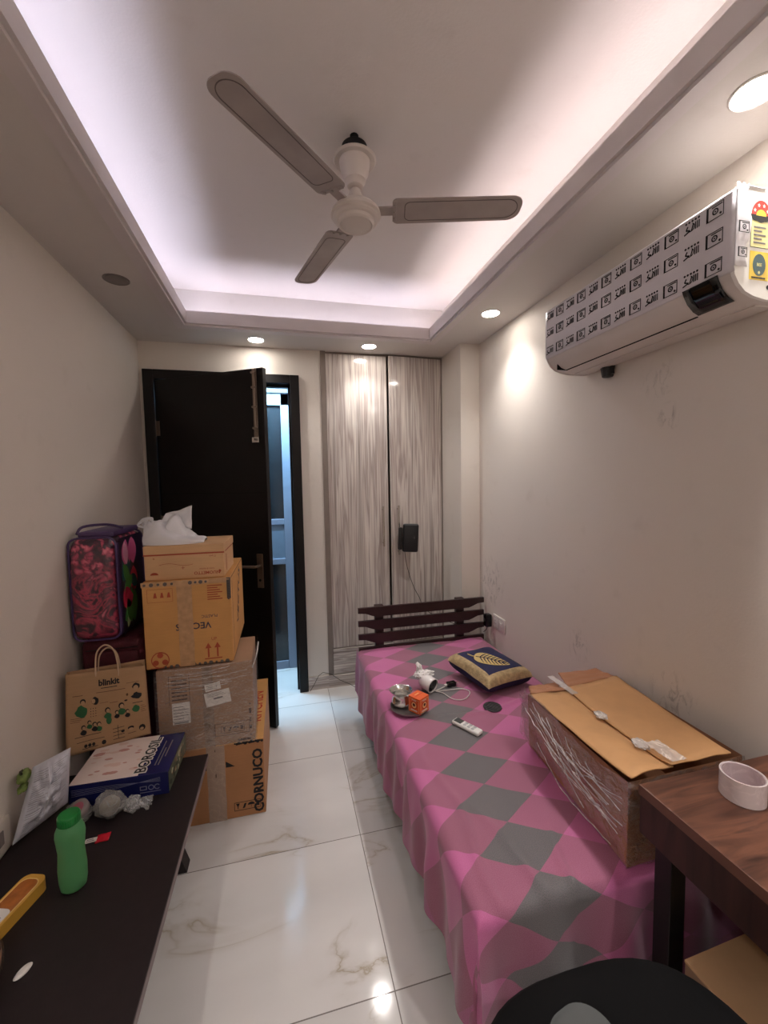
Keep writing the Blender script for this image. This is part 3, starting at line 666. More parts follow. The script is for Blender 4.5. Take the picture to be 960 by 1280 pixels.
M_tissue = mat('white tissue', c(226, 222, 220), .8, bump=.4, bscale=50)
m = MB(); crumple(m, .725, 2.115, .534, .050, .032, .020, 18, .45, 3, 3, None); crumple(m, .705, 2.135, .560, .017, .014, .024, 12, .5, 3, 8, None); crumple(m, .70, 2.15, .578, .010, .010, .012, 10, .3, 3, 2, None)
m.build('tissue', M_tissue, wj, smooth=50)
ch = thing('phone_charger', 'black charger plug with a looped white cable on the bed beside the cushion', 'charger', (.87, 2.085, .463))
KM = Matrix.Translation((.875, 2.085, .472)) @ Matrix.Rotation(math.radians(8), 4, 'Z')
MB().box(-.026, .026, -.015, .015, -.010, .012, .004, M=KM).build('plug_body', M_gloss_black, ch, smooth=True)
MB().box(-.042, -.027, -.006, .006, -.004, .004, .001, M=KM).build('usb_connector', M_white, ch)
MB().tube([KM @ Vector(p) for p in ((.026, .006, 0), (.042, .006, 0))], .0022, 8).tube([KM @ Vector(p) for p in ((.026, -.006, 0), (.042, -.006, 0))], .0022, 8).build('prong', M_steel, ch)
def smooth_path(pts, n=8):
    P = [Vector(p) for p in pts]; out = []
    for i in range(len(P)-1):
        a, b, c_, d = P[max(i-1, 0)], P[i], P[i+1], P[min(i+2, len(P)-1)]
        for k in range(n):
            t = k/n; out.append(.5*((2*b)+(-a+c_)*t+(2*a-5*b+4*c_-d)*t*t+(-a+3*b-3*c_+d)*t**3))
    out.append(P[-1]); return out
from_px = [(.833, 2.08), (.80, 2.065), (.77, 2.05), (.80, 2.02), (.83, 1.955), (.88, 1.935), (.925, 1.965), (.945, 2.0), (.925, 2.03), (.87, 2.04), (.80, 2.045), (.755, 2.06)]
MB().tube(smooth_path([(x, y, zs(x, y)+.006) for x, y in from_px], 6), .0024, 6).build('cable', M_white, ch, smooth=True)
cs = thing('coaster', 'dark grey round mesh coaster on the bed in front of the cushion', 'coaster', (.992, 1.832, .46))
m = MB(); CSM = Matrix.Translation((.992, 1.832, zs(.99, 1.83)+.006))
m.lathe([(0, -.004), (.044, -.004), (.047, 0), (.044, .003), (0, .003)], 32, M=CSM)
for i in range(5):
    y = -.028+i*.014; h = math.sqrt(.038**2-y*y); m.tube([(x_*h, y+.004*math.sin(x_*4), .0045) for x_ in (-1, -.5, 0, .5, 1)], .0018, 6, M=CSM @ Matrix.Rotation(.5, 4, 'Z'))
m.build('pad', mat('charcoal rubber', c(52, 50, 52), .6), cs, smooth=40)
rm = thing('remote_control', 'white air conditioner remote lying on the grey diamond of the bedsheet', 'remote control', (.787, 1.69, .46))
RMx = Matrix.Translation((.787, 1.692, zs(.787, 1.69)+.012)) @ Matrix.Rotation(math.radians(-61), 4, 'Z')
MB().box(-.074, .074, -.022, .022, -.010, .009, .008, M=RMx, seg=3).build('case', mat('white remote plastic', c(226, 224, 220), .3, var=.02), rm, smooth=True)
MB().box(-.066, -.026, -.016, .016, .008, .0098, .0005, M=RMx).build('screen', mat('dark lcd', c(62, 66, 66), .2), rm)
for k in range(3):
    for q in range(2): MB().box(-.014+k*.022, .0+k*.022, -.015+q*.017, -.002+q*.017, .008, .0105, .002, M=RMx).build('button', mat('grey button', c(170, 172, 172), .5) if k+q == 0 else bpy.data.materials['grey button'], rm)

# ------------------------------------------------------------------ torn carton on the bed
bc = thing('cardboard_carton', 'long torn brown carton wrapped in clear film, lying on the bed against the wall', 'cardboard box', (1.17, 1.22, .46))
def loft(m, bot, top, mi=0): m.add(list(bot)+list(top), [(3, 2, 1, 0), (4, 5, 6, 7)]+[(i, (i+1) % 4, 4+(i+1) % 4, 4+i) for i in range(4)], mi=mi); return m
zb = .462
# subdivided, slightly crushed shell
cbot = [(.940, .935), (1.385, .945), (1.40, 1.50), (.995, 1.515)]; ctop = [(.945, .945), (1.385, .95), (1.40, 1.48), (.952, 1.462)]
def quadpt(q, u, v): a = Vector(q[0]).lerp(Vector(q[1]), u); b = Vector(q[3]).lerp(Vector(q[2]), u); return a.lerp(b, v)
def shell(m, bot, top, z0, z1, amp=.006, n=14, seed=0):
    for e in range(4):
        A, B = Vector(bot[e]), Vector(bot[(e+1) % 4]); Ct, Dt = Vector(top[e]), Vector(top[(e+1) % 4]); nrm = Vector(((B-A).y, -(B-A).x)).normalized()
        def fn(u, v):
            p = A.lerp(B, u).lerp(Ct.lerp(Dt, u), v); k = math.sin(PI*u)*math.sin(PI*v); d = amp*(nz((u*3, v*3, e), 1, seed)*1.5)*k
            return (p.x+nrm.x*d, p.y+nrm.y*d, lerp(z0, z1, v))
        m.grid(fn, n, n)
m = MB(); shell(m, cbot, ctop, zb, .716, .014, seed=3); m.add([(x, y, zb) for x, y in cbot], [(3, 2, 1, 0)])
m.build('carton_body', M_cEs, bc, smooth=30)
def flap(m, q, zf, n=16, seed=0, amp=.004):
    def fn(u, v): p = quadpt(q, u, v); return (p.x, p.y, zf(u, v)+amp*nz((u*3, v*4, seed), 1.2))
    m.grid(fn, n, n)
# left flap : near-left, near-right, far-right, far-left
m = MB(); flap(m, [(.915, .905), (1.085, .925), (1.125, 1.43), (.952, 1.455)], lambda u, v: lerp(.764, .722, v**.7)+.012*u*(1-v)*math.sin(u*5)-.006*math.sin(PI*v)*u, seed=1)
m.build('flap', M_cE, bc, smooth=60, solid=.004)
m = MB(); flap(m, [(1.068, .918), (1.29, .915), (1.395, 1.47), (1.115, 1.44)], lambda u, v: lerp(.762, .728, v**.7)-.010*(1-u)*math.sin(PI*v)+.004, seed=5)
m.build('flap', M_cE, bc, smooth=60, solid=.004)
m = MB(); flap(m, [(.957, 1.452), (1.115, 1.432), (1.125, 1.535), (1.0, 1.53)], lambda u, v: .724-.02*v*v+.004*math.sin(v*9), seed=7, amp=.008)
m.build('taped_end', M_cEs, bc, smooth=60, solid=.004)
m = MB(); flap(m, [(1.13, 1.44), (1.39, 1.465), (1.35, 1.54), (1.16, 1.55)], lambda u, v: .732+.008*v, seed=9, amp=.006)
m.build('taped_end', M_cEs, bc, smooth=60, solid=.004)
M_ttape = film_mat('cloudy tape', (.85, .8, .76, 1), .4, .2, streak=.2)
for (x, y, r, z_) in ((1.094, 1.22, .018, .742), (1.075, 1.03, .02, .757)):
    m = MB(); crumple(m, x, y, z_, r*1.1, r*1.4, .007, 12, .4, 3, x*10, None); m.build('tape_scrap', M_ttape, bc, smooth=60)
MB().grid(lambda u, v: (lerp(1.075, 1.13, u)+.006*nz((v*9, u, 1)), lerp(.92, 1.02, v), .772-.004*v+.004*nz((u*6, v*8, 3))), 8, 14).build('tape_strip', M_ttape, bc, smooth=60)
MB().grid(lambda u, v: (lerp(1.098, 1.128, u)+.006*nz((v*9, u, 4)), lerp(1.38, 1.54, v), .738+.004*nz((u*6, v*8, 3))), 6, 14).build('tape_strip', M_ttape, bc, smooth=60)
# film draped over the bed side and near end
m = MB()
def fl1(u, v):
    y = lerp(.925, 1.50, v); xb = lerp(.938, .985, v); zt = lerp(.742, .735, v); z = lerp(.50 if v > .5 else .475, zt-.012-.02*math.sin(v*6), u)
    x = lerp(xb, .948, u)-.010-.020*abs(nz((v*7, u*3, 2)))-.012*math.sin(PI*u)*abs(nz((v*16, u*9, 7)))
    return (x, y, z)
m.grid(fl1, 30, 60)
m.grid(lambda u, v: (lerp(.925, 1.36, u), .930-.014*abs(nz((u*8, v*5, 1)))-.004, lerp(.47, .735, v)+.01*nz((u*6, v, 3))), 30, 20)
m.grid(lambda u, v: (lerp(.925, 1.0, u)-.05*(1-u)*(1-abs(2*v-1)), lerp(1.44, 1.56, v)-.1*(1-u), lerp(.52, .70, v)+.02*nz((u*6, v*5, 3))), 10, 14)
m.build('plastic_film', M_film2, bc, smooth=70)
m = MB()   # tight folded ridges in the film
random.seed(21)
for i in range(15):
    z1 = .70-.012*i*random.random()-.02; y1 = random.uniform(1.15, 1.45); y2 = random.uniform(.93, 1.05); z2 = random.uniform(.56, .675)
    pts = smooth_path([(lerp(.932, .944, (y1-.9)*2), y1, z1), (.915, (y1+y2)/2, (z1+z2)/2-random.uniform(-.015, .025)), (.916, y2, z2)], 10)
    m.tube([p+Vector((.004*nz(p, 30), 0, .008*nz(p, 22, i))) for p in pts], [.0005+.0026*abs(nz(p, 14, i)) for p in pts], 5)
for (a, b_, cc_) in (((.945, 1.42, .705), (.918, 1.25, .655), (.918, .99, .62)), ((.94, 1.46, .66), (.912, 1.3, .64), (.915, 1.02, .575)), ((.93, 1.2, .70), (.915, 1.1, .61), (.918, .95, .56)), ((.938, 1.32, .70), (.912, 1.18, .60), (.925, 1.10, .52)), ((.955, 1.40, .55), (.925, 1.2, .50), (.922, .98, .50)), ((.93, 1.1, .68), (.912, 1.02, .655), (.915, .94, .64))):
    pts = smooth_path([a, b_, cc_], 10); m.tube([p+Vector((.004*nz(p, 30), 0, .006*nz(p, 25, 3))) for p in pts], [.0012+.0016*abs(nz(p, 20, 5)) for p in pts], 5)
m.build('film_fold', film_mat('film ridge', (.92, .9, .88, 1), .5, .15), bc, smooth=True)

# ------------------------------------------------------------------ desk
dk = thing('desk', 'walnut desk with deep dark apron against the right wall, nearest the camera', 'desk', (1.18, .30, 0))
MB().box(.934, 1.418, -.5, .896, .722, .75, .002).build('desktop', M_desk, dk)
MB().box(.936, .956, -.498, .894, .612, .722, .001).box(.956, 1.416, .876, .894, .612, .722).box(.956, 1.416, -.498, -.48, .612, .722).build('apron', M_deskF, dk)
MB().box(.9335, .9345, -.5, .8965, .7225, .7495).build('edge_banding', mat('walnut edge', c(120, 82, 66), .4), dk)
for x, y in ((.985, .84), (1.385, .84), (.985, -.44), (1.385, -.44)):
    MB().box(x-.025, x+.025, y-.025, y+.025, .012, .612, .002).box(x-.018, x+.018, y-.018, y+.018, 0, .012).build('leg', M_black, dk)
for x in (.975, 1.375): MB().box(x, x+.02, -.42, .815, .05, .08).build('stretcher', M_black, dk)
tp = thing('tape_roll', 'roll of clear packing tape standing flat on the desk', 'tape', (1.155, .785, .75))
TMx = Matrix.Translation((1.158, .79, .7505))
MB().lathe([(.047, 0), (.0495, 0), (.0495, .062), (.047, .062), (.047, 0)], 48, M=TMx).build('tape_layers', film_mat('frosted tape', (.86, .76, .76, 1), .62, .15, streak=.05), tp, smooth=60)
MB().lathe([(.0445, .001), (.0468, .001), (.0468, .061), (.0445, .061), (.0445, .001)], 48, M=TMx).build('core', film_mat('clear pinkish core', (.88, .74, .76, 1), .4, .3, streak=.05), tp, smooth=60)
# tall carton below the desk
lb = thing('cardboard_carton', 'plain brown carton standing on the floor under the desk', 'cardboard box', (1.13, .55, 0))
LBM = Matrix.Translation((.933, .748, 0)) @ Matrix.Rotation(math.radians(2), 4, 'Z')
MB().box(0, .40, -.40, 0, 0, .395, .002, M=LBM).build('carton_body', M_cB, lb)
MB().box(-.001, .401, -.401, .001, .392, .399, .001, M=LBM).build('lid_flap', M_cD, lb)
MB().box(.0, .40, -.20, -.1985, .399, .3994, M=LBM).build('lid_seam', M_seam, lb)
# office chair
oc = thing('office_chair', 'black swivel chair with grey arm pad beside the foot of the bed', 'chair', (.60, .36, 0))
def sup(th, a, b, n=3.0): cth, sth = math.cos(th), math.sin(th); return (a*abs(cth)**(2/n)*(1 if cth > 0 else -1), b*abs(sth)**(2/n)*(1 if sth > 0 else -1))
m = MB(); cx, cy = .60, .45; lay = [(.40, .86), (.405, .94), (.43, 1.0), (.465, 1.0), (.485, .95), (.492, .8), (.488, .4), (.486, .01)]
N = 48; vs = []; fs = []
for z, k in lay:
    for i in range(N): x, y = sup(2*PI*i/N, .305*k, .308*k); vs.append((cx+x, cy+y, z))
for j in range(len(lay)-1):
    for i in range(N): fs.append((j*N+i, j*N+(i+1) % N, (j+1)*N+(i+1) % N, (j+1)*N+i))
fs.append(tuple(range(N))[::-1]); fs.append(tuple(range((len(lay)-1)*N, len(lay)*N))); m.add(vs, fs)
M_bfab = mat('black chair fabric', c(14, 13, 14), .9, spec=.15)
m.build('seat', M_bfab, oc, smooth=50)
MB().lathe([(0, .09), (.03, .09), (.03, .25), (.02, .25), (.02, .40), (0, .40)], 20, M=Matrix.Translation((cx, cy, 0))).build('gas_lift', M_black, oc, smooth=40)
for k in range(5):
    a = k*2*PI/5+.3; d = Vector((math.cos(a), math.sin(a), 0)); o_ = Vector((cx, cy, 0))
    arm = MB().tube([o_+Vector((0, 0, .1)), o_+d*.14+Vector((0, 0, .085)), o_+d*.25+Vector((0, 0, .065))], [.026, .020, .014], 8).build('base_arm', M_black, oc, smooth=True)
    w_ = o_+d*.25; s_d = Vector((-d.y, d.x, 0)); MB().tube([w_-s_d*.022+Vector((0, 0, .025)), w_+s_d*.022+Vector((0, 0, .025))], .025, 16).tube([w_+Vector((0, 0, .03)), w_+Vector((0, 0, .065))], .008, 8).build('caster', M_black, arm, smooth=40)
AMx = Matrix.Translation((.474, .482, 0)) @ Matrix.Rotation(math.radians(12), 4, 'Z')
MB().tube([AMx @ Vector(p) for p in ((.0, -.06, .42), (-.0, .0, .46), (-.0, .0, .62))], .014, 8).build('arm_post', M_black, oc, smooth=True)
MB().prism([(x*.92, y*.92) for x, y in stad(.105, .06, r=.05)], .652, .658, AMx @ Matrix.Rotation(PI/2, 4, 'Z')).prism(stad(.105, .06, r=.05), .61, .652, AMx @ Matrix.Rotation(PI/2, 4, 'Z')).build('arm_pad', mat('charcoal grey pad', c(74, 76, 76), .8), oc, smooth=True)
MB().box(.40, .78, .075, .115, .56, .98, .03, seg=3).tube([(.59, .20, .44), (.59, .12, .47), (.59, .095, .60)], .018, 8).build('backrest', M_bfab, oc, smooth=50)

# ------------------------------------------------------------------ bench on the left
bn = thing('bench', 'long low dark brown bench along the left wall', 'bench', (-.64, .8, 0))
MB().box(XL+.004, -.362, -.30, 1.885, .392, .42, .002).build('bench_top', M_bench, bn)
MB().box(-.3625, -.3605, -.298, 1.883, .3945, .4175).box(-.92, -.364, 1.884, 1.8865, .3945, .4175).build('edge_banding', M_edge, bn)
for x in (-.88, -.47): MB().box(x, x+.02, -.2, 1.75, .30, .392).build('side_rail', M_bench, bn)
for x, y, dx in ((-.468, 1.79, -.13), (-.87, 1.79, .05), (-.468, -.22, -.13), (-.87, -.22, .05)):
    m = MB(); m.add([(x+a*.026, y+b*.03, 0) for a, b in ((-1, -1), (1, -1), (1, 1), (-1, 1))]+[(x+dx+a*.03, y+b*.03, .392) for a, b in ((-1, -1), (1, -1), (1, 1), (-1, 1))], [(0, 1, 2, 3), (4, 5, 6, 7)]+[(i, (i+1) % 4, 4+(i+1) % 4, 4+i) for i in range(4)]); m.build('leg', M_bench, bn)
ZT = .42
# wall sockets
sl = thing('wall_socket', 'cream switch plate on the left wall beside the courier bag', 'socket', (XL, 1.49, .48))
MB().box(XL, XL+.010, 1.40, 1.55, .427, .535, .004).build('plate', mat('cream socket plastic', c(214, 204, 192), .35, var=.03), sl, smooth=True)
M_sw = mat('warm grey plastic', c(128, 118, 112), .5)  # one even grey for both rockers
for y in (1.488, 1.43): MB().box(XL+.009, XL+.014, y, y+.024, .462, .508, .002).build('rocker_switch', M_sw, sl)
sr = thing('wall_socket', 'white socket plate on the right wall next to the headboard', 'socket', (XR, 2.52, .61))
MB().box(XR-.010, XR, 2.44, 2.60, .565, .665, .004).build('plate', M_white, sr, smooth=True)
m = MB(); K = basis((XR-.0102, 2.60, .565), (0, -1, 0), (0, 0, 1))
m.frame(.012, .148, .014, .086, .0015, K); m.rect(.080, .082, .014, .086, K)
for x, y, r in ((.035, .062, .004), (.026, .04, .003), (.044, .04, .003), (.1, .06, .003), (.125, .06, .003), (.112, .04, .004)): m.disc(x, y, r, K)
m.build('socket_holes', M_gink, sr)
MB().box(XR-.0125, XR-.0095, 2.475, 2.50, .60, .63, .001).build('rocker_switch', M_white, sr)
pa = thing('power_adapter', 'black power adapter plugged in beside the headboard', 'adapter', (1.38, 2.63, .6))
MB().box(1.362, 1.408, 2.605, 2.655, .565, .655, .008, seg=3).build('body', M_gloss_black, pa, smooth=True)
MB().tube(smooth_path([(1.385, 2.63, .568), (1.39, 2.66, .53), (1.385, 2.695, .50)], 6), .003, 6).build('lead', M_black, pa)

# ------------------------------------------------------------------ stack of cartons
def fM(x, y, z): return basis((x, y, z), (1, 0, 0), (0, 0, 1))     # front face: x right, y up
def sM(x, y, z): return basis((x, y, z), (0, 1, 0), (0, 0, 1))     # right side face (normal +x)
def fragile(m, x, y, s, M, mi=0):   # glass, arrows, umbrella in a frame
    m.frame(x, x+s*2.9, y, y+s, s*.05, M, mi)
    m.poly([(x+s*.2, y+s*.85), (x+s*.6, y+s*.85), (x+s*.45, y+s*.5), (x+s*.43, y+s*.2), (x+s*.37, y+s*.2), (x+s*.35, y+s*.5)], M, mi)
    m.poly([(x+s*.9, y+s*.2), (x+s*1.15, y+s*.25), (x+s*1.35, y+s*.8), (x+s*1.1, y+s*.75)], M, mi)
    m.poly([(x+s*(1.85+.38*math.cos(PI*i/8)), y+s*(.5+.32*math.sin(PI*i/8))) for i in range(9)], M, mi); m.rect(x+s*1.83, x+s*1.87, y+s*.2, y+s*.55, M, mi)
    m.poly([(x+s*2.4, y+s*.25), (x+s*2.75, y+s*.25), (x+s*2.75, y+s*.8), (x+s*2.4, y+s*.8)], M, mi)
def uparrows(m, x, y, s, M, mi):
    for k in (0, .55): m.rect(x+s*(k+.14), x+s*(k+.24), y, y+s*.65, M, mi); m.poly([(x+s*k, y+s*.6), (x+s*(k+.38), y+s*.6), (x+s*(k+.19), y+s*.95)], M, mi)
    m.rect(x-s*.05, x+s*1.0, y-s*.12, y-s*.05, M, mi)

# A  bottom carton
A = thing('cardboard_carton', 'bottom carton of the stack, on the floor beside the bench, KITCHEN handwritten on its top', 'cardboard box', (-.33, 2.32, 0), 'stacked moving cartons')
MB().box(-.535, -.135, 2.005, 2.64, 0, .378, .004).build('carton_body', M_cA, A)
MB().box(-.5355, -.1345, 2.004, 2.641, .372, .3795, .001).build('top_flap', M_cC, A)  # orange board puts the lit look of the brown carton's top into colour
m = MB(); K = fM(-.535, 2.004, 0)
m.box(.178, .182, 0, .37, -.0005, .0006, M=K); m.build('flap_seam', M_seam, A)
m = MB(); m.grid(lambda u, v: (lerp(.142, .222, u)+.003*nz((u, v*6, 1)), lerp(.0, .375, v), .0015+.002*nz((u*6, v*9, 1))), 10, 30, M=K); m.build('packing_tape', film_mat('brown clear tape', (.62, .48, .38, 1), .45, .2, streak=.05), A, smooth=60)
m = MB(); fragile(m, .255, .035, .042, K)
m.text('CORNUCO', .062, K @ Matrix.Translation((.372, .172, 0)) @ Matrix.Rotation(PI/2, 4, 'Z'), bold=.0022)
m.poly([(.10, .262), (.14, .292), (.14, .262)], K); m.poly([(.225, .292), (.225, .262), (.265, .262)], K)
for i in range(14): m.disc(.27+.0095*i, .372-.003*(i % 2), .005+.002*(i % 3), K, n=6)
m.build('printed_marks', M_ink, A)
m = MB(); K2 = basis((-.172, 2.16, .3797), (0, 1, 0), (-1, 0, 0)); m.text('KITCHEN', .078, K2 @ Matrix.Translation((.16, .005, 0)), bold=.0008); m.build('handwriting', mat('orange red marker', c(176, 40, 16), .7), A)

# B wrapped carton
B = thing('cardboard_carton', 'grey-brown carton wrapped in clear film with white labels, second from the bottom of the stack', 'cardboard box', (-.38, 2.22, .38), 'stacked moving cartons')
BM_ = Matrix.Translation((-.38, 2.2, .381)) @ Matrix.Rotation(math.radians(1.2), 4, 'Z')
MB().box(-.208, .205, -.205, .12, 0, .392, .004, M=BM_).build('carton_body', M_cB, B)
m = MB(); K = BM_ @ fM(-.208, -.2056, 0)
m.build('unused', M_ink) if False else None
m.frame(.235, .39, .045, .105, .002, K); fragile(m, .262, .055, .036, K)
for i in range(6): m.rect(.06, .125, .245+i*.018, .251+i*.018, K)
m.line([(.05, .225), (.05, .36), (.135, .36), (.135, .225)], .002, K)
for i in range(10): m.disc(.395, .03+.014*i+.02*(i % 3), .004+.002*(i % 2), K, n=6)
for i in range(6): m.disc(.34+.01*i, .012, .006, K, n=6)
m.build('printed_marks', mat('brown black print', c(72, 48, 40), .7), B)
MB().box(.19, .235, .0, .39, .0003, .0018, M=K).build('packing_tape', mat('grey clear tape', c(148, 126, 110), .2, var=.3, vscale=40), B)
K3 = K @ Matrix.Translation((0, 0, .0035)); m = MB()
m.rect(.06, .135, .135, .235, K3, 0, .0012)
K4 = K3 @ Matrix.Translation((.255, .235, 0)) @ Matrix.Rotation(math.radians(8), 4, 'Z')
K5 = K3 @ Matrix.Translation((.235, .29, 0)) @ Matrix.Rotation(math.radians(8), 4, 'Z')
for i in range(6): m.rect(.064, .128-.02*(i % 2), .145+i*.014, .1475+i*.014, K3, 1, .0016)
m.rect(.066, .126, .138, .1425, K3, 1, .0017)
m.build('printed_label', [M_label, M_gink], B); m = MB()
m.rect(-.055, .055, -.033, .033, K4, 0, .0014)
m.rect(-.018, .022, -.004, .003, K4, 1, .0018)
for i in range(3): m.rect(-.045, .04-.01*i, .012+i*.006, .0135+i*.006, K4, 1, .0017)
m.build('printed_label', [M_label, M_gink], B); m = MB(); m.rect(-.034, .034, -.017, .017, K5, 0, .0012)
for i in range(3): m.rect(-.028, .0, -.008+i*.007, -.006+i*.007, K5, 1, .0016)
m.text('1', .02, K5 @ Matrix.Translation((.016, 0, .001)), 1)
m.build('printed_label', [M_label, M_gink], B)
m = MB()
m.grid(lambda u, v: (lerp(-.216, .214, u), -.2095-.006*abs(nz((u*9, v*7, 2), 1))-.004*math.sin(PI*v), lerp(.0, .398, v)), 44, 40, M=BM_)
m.grid(lambda u, v: (.2095+.006*abs(nz((u*9, v*7, 6)))+.022*max(0, v-.55)*math.sin(PI*u*.8), lerp(-.213, .12, u), lerp(.0, .41, v)), 20, 30, M=BM_)
m.build('plastic_film', M_film, B, smooth=70)
m = MB()
for i in range(10):
    z = .385-.011*i+.01*random.random(); x0 = -.21+random.random()*.1; x1 = .2-random.random()*.12
    pts = smooth_path([(x0, -.216, z), ((x0+x1)/2, -.219, z-.012*random.random()), (x1, -.216, z+.012*random.random())], 8)
    m.tube([BM_ @ (p+Vector((0, 0, .004*nz(p, 40)))) for p in pts], [.0006+.001*abs(nz(p, 30)) for p in pts], 4)
pts = smooth_path([(.205, -.216, .36), (.225, -.20, .41), (.232, -.12, .44), (.226, 0, .40)], 8); m.tube([BM_ @ p for p in pts], .003, 5)
m.build('film_fold', bpy.data.materials['film ridge'], B, smooth=True)

# C orange kraft carton
Cc = thing('cardboard_carton', 'orange-brown carton with upside-down dark lettering and a tape band, third from the bottom', 'cardboard box', (-.44, 2.27, .775), 'stacked moving cartons')
CMx = Matrix.Translation((-.438, 2.27, .779))
MB().box(-.186, .186, -.268, .275, 0, .397, .005, M=CMx).build('carton_body', M_cC, Cc)
K = CMx @ fM(-.186, -.2685, 0); Ks = CMx @ sM(.1865, -.268, 0)
m = MB(); m.text('VECTUS', .042, K @ Matrix.Translation((.205, .185, 0)) @ Matrix.Rotation(PI, 4, 'Z'), 0, bold=.0006)
m.text('PLASTIC', .019, K @ Matrix.Translation((.275, .225, 0)) @ Matrix.Rotation(PI, 4, 'Z'), 0)
m.text('VECTUS', .085, Ks @ Matrix.Translation((.30, .24, 0)) @ Matrix.Rotation(math.radians(60), 4, 'Z'), 0)
m.build('printed_lettering', M_blueink, Cc)
m = MB(); m.frame(.02, .125, .305, .365, .0012, K); 
for i in range(3): m.poly([(.045+i*.028, .325), (.06+i*.028, .325), (.056+i*.028, .348), (.05+i*.028, .348)], K)
for i in range(7): m.rect(.27, .335-.01*(i % 3), .30+i*.0105, .3045+i*.0105, K)
uparrows(m, .25, .03, .072, K, 0); m.text('UP', .02, K @ Matrix.Translation((.29, .115, 0)))
for a in range(3): m.disc(.06+.022*math.cos(PI/2+a*2*PI/3), .04+.022*math.sin(PI/2+a*2*PI/3), .013, K, n=8)
m.ring(.06, .04, .036, .004, K); m.rect(.02, .14, .002, .006, K)
m.build('printed_symbols', M_rink, Cc)
m = MB(); m.grid(lambda u, v: (lerp(.142, .205, u)+.003*nz((u, v*6, 1)), lerp(.0, .397, v), .0012+.0025*abs(nz((u*5, v*14, 1)))), 10, 40, M=K)
m.grid(lambda u, v: (lerp(-.002, .374, u), lerp(.375, .398, v)+.003*nz((u*12, v, 3)), .0014+.002*abs(nz((u*14, v*3, 1)))), 40, 5, M=K)
m.build('packing_tape', mat('shiny tan tape', c(190, 150, 112), .2, var=.14, vscale=40), Cc, smooth=60)
m = MB(); m.rect(.355, .372, .30, .398, K, 0, .0022)
for i in range(9): m.disc(.012+.028*i if i < 5 else .2+.022*(i-5), .386, .006+.003*(i % 2), K, n=7, t=.0042)
for i in range(8): m.disc(.362, .30+.012*i, .005, K, n=6, t=.004)
for i in range(12): m.disc(.08+.024*i, .005, .006+.002*(i % 3), K, n=6)
m.build('tape_print', mat('grey tape print', c(88, 78, 74), .4), Cc)
MB().rect(0, .543, .392, .395, Ks).rect(.03, .51, .0, .001, Ks).rect(.05, .051, .02, .37, Ks).build('flap_seam', M_seam, Cc)

# D light carton on top
Dd = thing('cardboard_carton', 'small light brown carton with red print, topmost of the stack under the white bag', 'cardboard box', (-.44, 2.17, 1.17), 'stacked moving cartons')
DMx = Matrix.Translation((-.443, 2.19, 1.1765)) @ Matrix.Rotation(math.radians(-1), 4, 'Z')
MB().box(-.172, .166, -.155, .155, 0, .152, .003, M=DMx).build('carton_body', M_cD, Dd)
MB().box(-.174, .1685, -.1575, .157, .118, .156, .003, M=DMx).build('lid', M_cD, Dd)
K = DMx @ fM(-.174, -.158, 0)
m = MB(); m.rect(.0, .343, .112, .1185, K); 
K6 = DMx @ fM(-.172, -.1555, 0)
m.text('NUOMETTO', .020, K6 @ Matrix.Translation((.262, .024, 0)) @ Matrix.Rotation(PI, 4, 'Z'), bold=.0004)
m.text('home & kitchen', .010, K6 @ Matrix.Translation((.262, .042, 0)) @ Matrix.Rotation(PI, 4, 'Z'))
m.poly([(.325, .030), (.318, .018), (.311, .030), (.318, .036)], K6)
m.poly([(.022+.017*math.cos(PI*i/8)+.017, .024+.012*math.sin(PI*i/8)) for i in range(9)], K6)
m.text('12 pcs', .012, K6 @ Matrix.Translation((.29, .1, 0)) @ Matrix.Rotation(PI, 4, 'Z')); m.text('x', .016, K6 @ Matrix.Translation((.04, .1, 0)))
m.line([(.06+.013*i, .068+.006*math.sin(i*.55)) for i in range(12)], .0016, K6)
m.line([(.16, .045), (.16, .058)], .002, K6); m.line([(.153, .0515), (.167, .0515)], .002, K6)
m.build('printed_marks', M_rink, Dd)
Kd = DMx @ sM(.1690, -.155, 0); MB().rect(.03, .28, .114, .118, Kd).rect(.05, .06, .02, .1, Kd).build('side_print', M_rink, Dd)

# white poly bag lying on top
wb = thing('plastic_bag', 'crumpled white plastic bag lying on the topmost carton of the stack', 'bag', (-.48, 2.14, 1.335))
M_poly = mat('white polythene', c(222, 222, 226), .32, var=.06, bump=.25, bscale=35)
m = MB()
def wsec(u, v, top=1.0, seed=0, y0=2.14, x0=-.632, x1=-.372, hh=.070, pk=.28, wd_=.095):
    x = lerp(x0, x1, u); th = v*PI; wr = wd_*(math.sin(PI*(.12+.80*u)))**.5
    h = hh*(1-u)**.45*(.55+.9*math.exp(-((u-pk)/.22)**2))+.012
    y = y0-math.cos(th)*wr; z = 1.3335+math.sin(th)**.7*h
    p = Vector((x*8, y*10, z*6+seed)); k = math.sin(th)**.5
    cr = abs(noise.noise(p))*.030+abs(noise.noise(p*2.1+Vector((3, 1, seed))))*.016
    z += k*(cr-.008); y += .012*noise.noise(p*1.3+Vector((seed, 0, 5)))*(.3+k); x += .010*noise.noise(p*1.6)
    return (x, y, max(z, 1.3335))
m.grid(lambda u, v: wsec(u, v), 60, 40)
m.grid(lambda u, v: wsec(u, v, seed=4, x0=-.60, x1=-.415, hh=.118, pk=.55, wd_=.055, y0=2.15), 44, 30)
m.build('bag_body', M_poly, wb, smooth=28)
m = MB()
